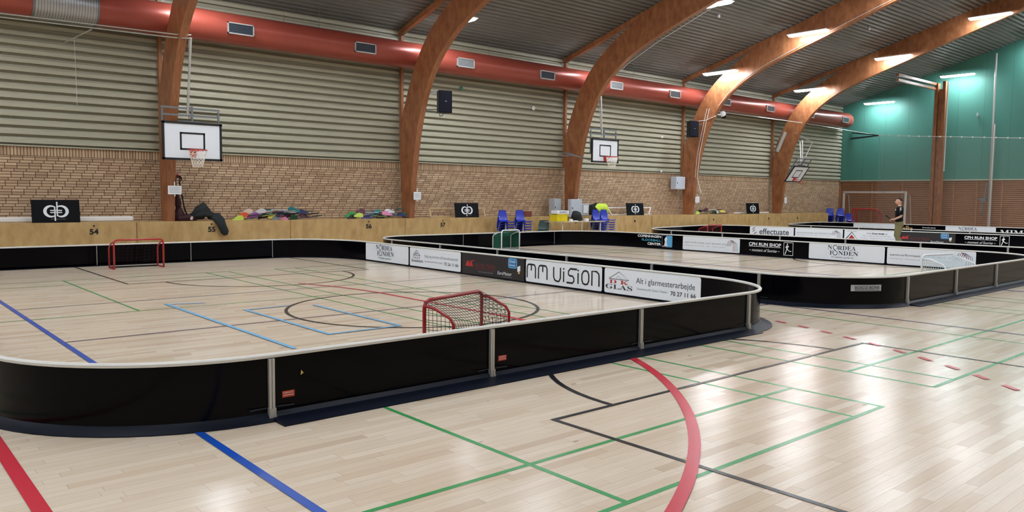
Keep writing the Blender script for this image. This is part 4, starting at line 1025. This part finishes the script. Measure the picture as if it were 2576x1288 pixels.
# bags, jackets
t_ = thing('stick_bag', 'dark maroon stick bag standing against the right side of the first arch', 'bag', (6.98, 21.5, BZ))
b = MB(); b.blob([(6.93, 21.5, BZ), (6.98, 21.5, 1.15), (6.97, 21.52, 1.4), (6.93, 21.55, 1.7), (6.9, 21.55, 1.95), (6.92, 21.55, 2.1)], [.13, .16, .08, .06, .05, .02], [.1, .12, .08, .06, .06, .03], 10, .3, 7); autosmooth(b.build('bag_body', mat('maroon_fabric', (56, 22, 32), .8), t_), 80)
b = MB(); b.tube([(6.92, 21.45, 2.1), (7.0, 21.45, 2.14), (7.04, 21.45, 2.06), (6.98, 21.45, 1.98), (6.99, 21.42, 1.9), (7.03, 21.4, 1.6), (7.08, 21.38, 1.25), (7.2, 21.36, 1.0)], .017, 6); b.build('strap', M_BLACK, t_)
b = MB(); b.blob([(6.86, 21.5, 2.1), (6.95, 21.5, 2.16), (7.03, 21.5, 2.1), (6.98, 21.5, 2.02)], [.03, .04, .04, .02], [.03, .05, .04, .02], 8, .2); autosmooth(b.build('red_cuff', mat('dark_red_fabric', (130, 36, 56), .8), t_), 80)
b = MB(); b.blob([(6.9, 21.4, BZ+.07), (7.15, 21.4, BZ+.09), (7.4, 21.4, BZ+.06)], [.1, .12, .05], [.06, .08, .05], 10, .3, 6); autosmooth(b.build('lying_pouch', mat('maroon_fabric', (56, 22, 32), .8), t_), 80)
t_ = thing('draped_jacket', 'dark green-black jacket draped over the bench edge under the first hoop', 'jacket', (7.6, 21.35, BZ))
b = MB(); b.blob([(7.15, 21.5, BZ+.06), (7.3, 21.45, BZ+.12), (7.45, 21.42, BZ+.2), (7.58, 21.4, BZ+.26), (7.68, 21.38, BZ+.2), (7.8, 21.34, BZ+.13), (7.95, 21.3, BZ+.09)], [.05, .12, .2, .2, .2, .16, .06], [.03, .08, .14, .17, .12, .1, .05], 22, .45, 8)
autosmooth(b.build('jacket_body', mat('black_green_fabric', (20, 30, 30), .75, bump=.3, scale=20), t_), 80)
b = MB(); b.blob([(7.72, 21.36, BZ+.12), (7.84, 21.2, BZ+.1), (7.92, 21.09, BZ+.0), (7.98, 21.06, BZ-.14), (8.03, 21.05, BZ-.3), (8.05, 21.06, BZ-.38)], [.09, .13, .13, .12, .1, .05], [.06, .07, .06, .05, .05, .02], 14, .25, 5, up=(0, -1, .4))
autosmooth(b.build('hanging_sleeve', MATS['black_green_fabric'], t_), 80)
b = MB(); b.blob([(7.22, 21.3, BZ+.03), (7.24, 21.3, BZ+.1), (7.24, 21.3, BZ+.13)], [.035, .035, .02], [.035, .035, .02], 8, .1); tag(autosmooth(b.build('drink_bottle', mat('bottle_plastic', (210, 190, 180), .3))), 'small pale bottle between the maroon bag and the dark jacket', 'bottle')
t_ = thing('hi_vis_jacket', 'bulging black and lime hi-vis jacket behind the right blue chairs', 'jacket', (23.3, 21.5, BZ))
b = MB(); b.blob([(22.72, 21.5, BZ+.1), (22.9, 21.5, BZ+.24), (23.15, 21.5, BZ+.33), (23.4, 21.5, BZ+.3), (23.62, 21.5, BZ+.2), (23.75, 21.5, BZ+.08)], [.1, .2, .22, .22, .18, .08], [.08, .18, .18, .18, .16, .07], 14, .2, 4); autosmooth(b.build('black_lining', mat('black_fabric', (18, 20, 22), .85), t_), 80)
b = MB(); b.blob([(22.95, 21.36, BZ+.22), (23.12, 21.33, BZ+.33), (23.35, 21.33, BZ+.31), (23.6, 21.35, BZ+.18)], [.17, .22, .22, .14], [.14, .18, .17, .12], 14, .2, 4); autosmooth(b.build('lime_panel', mat('lime_fabric', (198, 226, 70), .8), t_), 80)

# ------------------------------------------------------------------ chairs
def chair_parts(t, m_):
    # local frame: faces -Y, origin on floor under the seat
    X = PM[t.name]
    b = MB(); b.X = X; prof = [(-.22, .43), (-.2, .455), (-.1, .44), (.08, .43), (.16, .45), (.2, .52), (.235, .66), (.26, .84)]
    ws = [.19, .205, .215, .215, .2, .19, .205, .16]; secs = []
    for (y, z), w_ in zip(prof, ws):
        row = []
        for k in range(7):
            u = -1+2*k/6; row.append((u*w_, y-(.03*(1-u*u) if z > .5 else 0)*-1, z+(.02*u*u if z < .5 else 0)))
        secs.append(row+[(p[0], p[1]+.008, p[2]-.012) for p in reversed(row)])
    b.sweep(secs); autosmooth(b.build('seat_shell', m_, t), 60)
    for sx in (-1, 1):
        for sy in (-1, 1):
            b = MB(); b.X = X; b.tube([(sx*.15, sy*.1+.0, .425), (sx*.19, sy*.17+.01, .40), (sx*.22, sy*.22, .0)], .011, 6); b.build('leg', M_ALU, t)
def chair(loc, rz, m_, label, group):
    t = thing('stacking_chair', label, 'chair', loc, rz, group); chair_parts(t, m_); return t
SC = 1.04
src = None
stacks = [((17.62, 20.62), 0, 5, 'leftmost stack', 0), ((18.42, 20.62), 0, 5, 'second stack from the left', 0), ((22.35, 20.62), 0, 5, 'left stack beyond the table', 0), ((22.95, 20.75), 0, 5, 'right stack beyond the table', 0), ((42.1, 21.45), 0, 5, 'left stack by the end wall', -.9), ((42.15, 20.85), 0, 5, 'middle stack by the end wall', -.9), ((42.4, 20.4), 0, 2, 'low stack beside the big red goal', -.9)]
for (x, y), rz, n, nm, _r in stacks:
    for k in range(n):
        lab = 'blue plastic chair in the %s, %s from the bottom' % (nm, ordn[k])
        loc = (x+.0*k, y-.018*k, .092*k)
        if src is None: src = chair(loc, _r, M_BLUEP, lab, 'stacked blue chairs')
        else: dup(src, loc, _r, lab, 'stacked blue chairs')
gc = dup(src, (19.35, 20.6, 0), math.radians(-55), 'single dark green plastic chair left of the table', 'single chair')
for ch in gc.children:
    if 'seat_shell' in ch.name:
        ch.data = ch.data.copy(); ch.data.materials[0] = M_GRN
del gc['group']

# ------------------------------------------------------------------ table and things on it
TX0, TX1, TY0, TY1, TZ = 19.6, 22.05, 20.0, 20.75, .80
t_ = thing('folding_table', 'long pale folding table with white tube legs in front of the bench', 'table', (20.8, 20.4, 0))
b = MB(); b.bev(((TX0+TX1)/2, (TY0+TY1)/2, TZ-.015), (TX1-TX0, TY1-TY0, .03), .006); b.build('table_top', mat('pale_laminate', (196, 180, 152), .5), t_)
for x in (19.85, 20.85, 21.85):
    for y in (20.08, 20.67):
        b = MB(); b.tube([(x-.12 if x == 19.85 else x, y, TZ-.03), (x, y, TZ-.12), (x, y, 0)], .018, 8); b.build('leg', M_WHITE, t_)
t_ = thing('storage_crate', 'yellow plastic crate on the left end of the table', 'crate', (19.92, 20.35, TZ))
b = MB(); cx, cy = 19.92, 20.35; YC = mat('yellow_plastic', (226, 206, 34), .4)
b.box((cx, cy, TZ+.02), (.5, .36, .02))
for s_ in (-1, 1):
    b.box((cx, cy+s_*.18, TZ+.13), (.52, .015, .24)); b.box((cx+s_*.26, cy, TZ+.13), (.015, .36, .24))
for k in range(7): b.box((cx-.23+.076*k, cy-.19, TZ+.12), (.012, .012, .22))
b.build('crate_body', YC, t_); b = MB(); b.box((cx, cy-.19, TZ+.25), (.56, .03, .03)); b.box((cx, cy+.19, TZ+.25), (.56, .03, .03)); b.build('crate_rim', YC, t_)
b = MB(); b.bev((19.98, 20.35, TZ+.335), (.58, .34, .12), .01); wbx = tag(b.build('cardboard_box', M_PAPER), 'white carton with blue print on top of the yellow crate', 'box')
p = Print((19.78, 20.178, TZ+.3), (1, 0, 0), (0, 0, 1), .002); p.text('SALMING', 0, .02, .4, .05, mat('blue_print', (40, 70, 150), .5), bold=.02); p.done('carton_print', wbx)
b = MB(); b.bev((19.35, 21.45, BZ+.1), (.36, .2, .2), .02); tag(b.build('brown_box', mat('brown_red_card', (110, 54, 38), .7)), 'brown box on the bench left of the yellow crate', 'box')
t_ = thing('backpack', 'black backpack slumped on the middle of the table', 'backpack', (20.82, 20.35, TZ))
b = MB(); b.blob([(20.62, 20.35, TZ+.12), (20.75, 20.35, TZ+.17), (20.88, 20.35, TZ+.17), (21.02, 20.35, TZ+.1), (21.12, 20.35, TZ+.05)], [.06, .15, .17, .13, .04], [.1, .2, .24, .1, .04], 14, .2, 5); autosmooth(b.build('bag_body', mat('black_nylon', (14, 20, 22), .7), t_), 80)
b = MB(); b.tube([(20.66, 20.3, TZ+.1), (20.5, 20.25, TZ+.03), (20.4, 20.25, TZ+.02)], .015, 6); b.build('strap', M_BLACK, t_)
for i, (x, y, d, lab) in enumerate(((20.35, 20.15, (.12, .1, .09), 'crumpled white paper left of the backpack'), (20.55, 20.12, (.2, .15, .035), 'flat white paper stack in front of the backpack'), (21.2, 20.2, (.16, .14, .1), 'white cup shaped box right of the backpack'))):
    b = MB(); b.bev((x, y, TZ+d[2]/2), d, .012); tag(b.build('paper_stack' if i == 1 else 'white_box', M_PAPER), lab, 'paper')
b = MB(); b.bev((21.5, 20.2, TZ+.015), (.3, .1, .03), .01); tag(b.build('dark_folder', M_BLACK), 'flat dark folder near the right end of the table', 'folder')

# ------------------------------------------------------------------ person
def skin_obj(name, chains, m_, parent, X, sub=2, root=0):
    me = bpy.data.meshes.new(name); vs = []; es = []; rad = []; idx = {}
    for ch in chains:
        prev = None
        for (p, r) in ch:
            k = tuple(round(c, 4) for c in p)
            if k not in idx: idx[k] = len(vs); vs.append(p); rad.append(r)
            if prev is not None: es.append((prev, idx[k]))
            prev = idx[k]
    me.from_pydata([tuple(X @ Vector(p)) for p in vs], es, [])
    o = bpy.data.objects.new(name, me); COL.objects.link(o); me.materials.append(m_)
    o.modifiers.new('skin', 'SKIN'); o.modifiers.new('sub', 'SUBSURF').render_levels = sub; o.modifiers['sub'].levels = sub
    sv = me.skin_vertices[0].data
    for i, r in enumerate(rad): sv[i].radius = r if isinstance(r, tuple) else (r, r); sv[i].use_root = (i == root)
    o.modifiers['skin'].use_smooth_shade = True
    dg = bpy.context.evaluated_depsgraph_get(); nm = bpy.data.meshes.new_from_object(o.evaluated_get(dg)); nm.name = name
    o.modifiers.clear(); o.data = nm
    I = PM[parent.name].inverted(); nm.transform(I); o.parent = parent; PM[o.name] = PM[parent.name]
    nm.polygons.foreach_set('use_smooth', [True]*len(nm.polygons)); return o
PX, PY = 27.55, 11.55
face = math.atan2(.92, -.39)
t_ = thing('person', 'person in black t-shirt and olive trousers standing in the third rink, facing left', 'person', (PX, PY, 0), face)
X = PM[t_.name]          # local +x = facing direction, y = left side
SK = mat('skin', (206, 160, 138), .55)
# body: one continuous surface
torso = [((0, 0, .96), .09), ((.01, 0, 1.12), .09), ((.0, 0, 1.28), .1), ((-.01, 0, 1.42), .07), ((0, 0, 1.50), .052), ((.02, 0, 1.58), .055)]
def arm(s_, el, wr, hd): return [((-.01, 0, 1.42), .07), ((-.01, s_*.17, 1.41), .052), (el, .045), (wr, .03), (hd, .026)]
aL = arm(-1, (-.08, -.24, 1.16), (.13, -.2, 1.03), (.19, -.18, 1.01)); aR = arm(1, (-.07, .24, 1.16), (.14, .2, 1.05), (.2, .18, 1.03))
def leg(s_, kn, an): return [((0, 0, .96), .09), ((0, s_*.09, .86), .075), (kn, .055), (an, .042), ((an[0]+.03, an[1], .06), .042), ((an[0]+.16, an[1], .035), .032)]
lL = leg(-1, (.06, -.1, .49), (-.12, -.11, .1)); lR = leg(1, (.03, .1, .48), (.0, .11, .09))
hands = []
for (hd, s_) in ((aL[-1][0], -1), (aR[-1][0], 1)):
    for q in range(4): hands.append([(hd, .026), ((hd[0]+.05, hd[1]-.022*s_+.015*q*s_, hd[2]+.012), .010), ((hd[0]+.085-.006*q, hd[1]-.024*s_+.016*q*s_, hd[2]-.01), .009), ((hd[0]+.08, hd[1]-.022*s_+.014*q*s_, hd[2]-.035), .008)])
    hands.append([(hd, .026), ((hd[0]+.02, hd[1]-.035*s_, hd[2]+.02), .011), ((hd[0]+.055, hd[1]-.04*s_, hd[2]+.03), .009)])
skin_obj('body', [torso, aL, aR, lL, lR]+hands, SK, t_, X, 2)
# head (shaped ellipsoid with face)
b = MB(); b.X = X; n = 16; secs = []
for k in range(13):
    th = math.pi*k/12; z = 1.645+.118*math.cos(math.pi-th); r = math.sin(th); ring_ = []
    for i in range(n):
        a = 2*math.pi*i/n; rx = .098*r; ry = .076*r*(1-.12*max(0, -(z-1.645))/.11)
        x = .03+rx*math.cos(a); y = ry*math.sin(a)
        if math.cos(a) > .92 and 1.6 < z < 1.66: x += .022
        ring_.append((x, y, z))
    secs.append(ring_)
b.sweep(secs); autosmooth(b.build('head', SK, t_), 80)
b = MB(); b.X = X; b.prism([(0, 0), (.03, -.005), (.0, .05)], (.122, -.01, 1.622), (1, 0, 0), (0, 0, 1), (0, .02, 0)); b.build('nose', SK, t_)
for s_ in (-1, 1):
    b = MB(); b.X = X; b.blob([(.02, s_*.074, 1.62), (.015, s_*.084, 1.65), (.01, s_*.076, 1.675)], [.008, .016, .008], [.012, .018, .012], 8, 0); autosmooth(b.build('ear', SK, t_), 80)
    b = MB(); b.X = X; b.blob([(.112, s_*.03, 1.652), (.118, s_*.03, 1.655), (.121, s_*.03, 1.655)], [.006, .009, .004], [.005, .007, .003], 8, 0); b.build('eye', M_INK, t_)
b = MB(); b.X = X; b.tube([(.115, -.02, 1.585), (.122, 0, 1.583), (.115, .02, 1.585)], .005, 6); b.build('mouth', mat('lips', (160, 90, 84), .5), t_)
b = MB(); b.X = X; b.blob([(.09, 0, 1.745), (.03, 0, 1.765), (-.03, 0, 1.74), (-.065, 0, 1.68), (-.06, 0, 1.61)], [.06, .085, .09, .085, .06], [.03, .045, .055, .045, .03], 14, .15, 12); autosmooth(b.build('hair', mat('brown_hair', (60, 42, 32), .7), t_), 80)
# clothing
b = MB(); b.X = X; U = (1, 0, 0)
b.blob([(0, 0, .93), (0, 0, 1.0), (.005, 0, 1.1), (.01, 0, 1.24), (0, 0, 1.36), (-.01, 0, 1.44), (-.005, 0, 1.49)], [.165, .17, .165, .185, .2, .16, .075], [.125, .125, .12, .125, .125, .1, .07], 16, .06, 7, up=U)
for s_ in (-1, 1): b.blob([(-.01, s_*.13, 1.425), (-.015, s_*.19, 1.4), (-.04, s_*.225, 1.3), (-.06, s_*.24, 1.2)], [.06, .075, .075, .075], [.06, .07, .07, .07], 12, .08, 8, up=U)
autosmooth(b.build('t_shirt', mat('black_cotton', (10, 11, 16), .85, spec=.2), t_), 80)
b = MB(); b.X = X
b.blob([(0, 0, 1.01), (-.005, 0, .93), (-.01, 0, .84), (0, 0, .76)], [.16, .17, .17, .1], [.118, .135, .14, .08], 16, .05, 7, up=U)
for s_, L_ in ((-1, lL), (1, lR)):
    kn, an = L_[2][0], L_[3][0]; m1 = ((kn[0]*.5), s_*.09, .68)
    b.blob([(0, s_*.075, .88), m1, kn, ((kn[0]+an[0])/2-.01, kn[1], .3), (an[0], an[1], .12), (an[0]+.01, an[1], .06)], [.09, .098, .078, .072, .07, .07], [.11, .108, .085, .078, .072, .072], 14, .1, 8, up=U)
autosmooth(b.build('trousers', mat('olive_cotton', (122, 116, 84), .85, spec=.2), t_), 80)
for L_ in (lL, lR):
    b = MB(); b.X = X; a = L_[3][0]; b.blob([(a[0]-.08, a[1], .045), (a[0]-.02, a[1], .06), (a[0]+.08, a[1], .045), (a[0]+.19, a[1], .03)], [.03, .045, .05, .03], [.04, .055, .045, .025], 10, 0); autosmooth(b.build('shoe', M_BLACK, t_), 80)
b = MB(); b.X = X; b.box((.118, .08, 1.37), (.02, .07, .045)); b.build('chest_badge', M_WINK, t_)
for zz in (1.43, 1.37, 1.31):
    b = MB(); b.X = X; b.box((-.03, .262+(1.43-zz)*.15, zz), (.05, .02, .035)); b.build('sleeve_badge', M_WINK, t_)
b = MB(); hp = X @ Vector(aR[-1][0]); t2 = thing('dark_stick', 'short dark stick held in the hand of the person', 'stick', tuple(hp)); b.X = X; b.tube([(.22, .17, 1.02), (.36, .15, 1.13)], .014, 8); b.build('stick_shaft', M_BLACK, t2)
b = MB(); b.X = X; b.tube([(.36, .15, 1.13), (.42, .14, 1.17)], .02, 8); b.build('stick_tip', M_BLACK, t2)
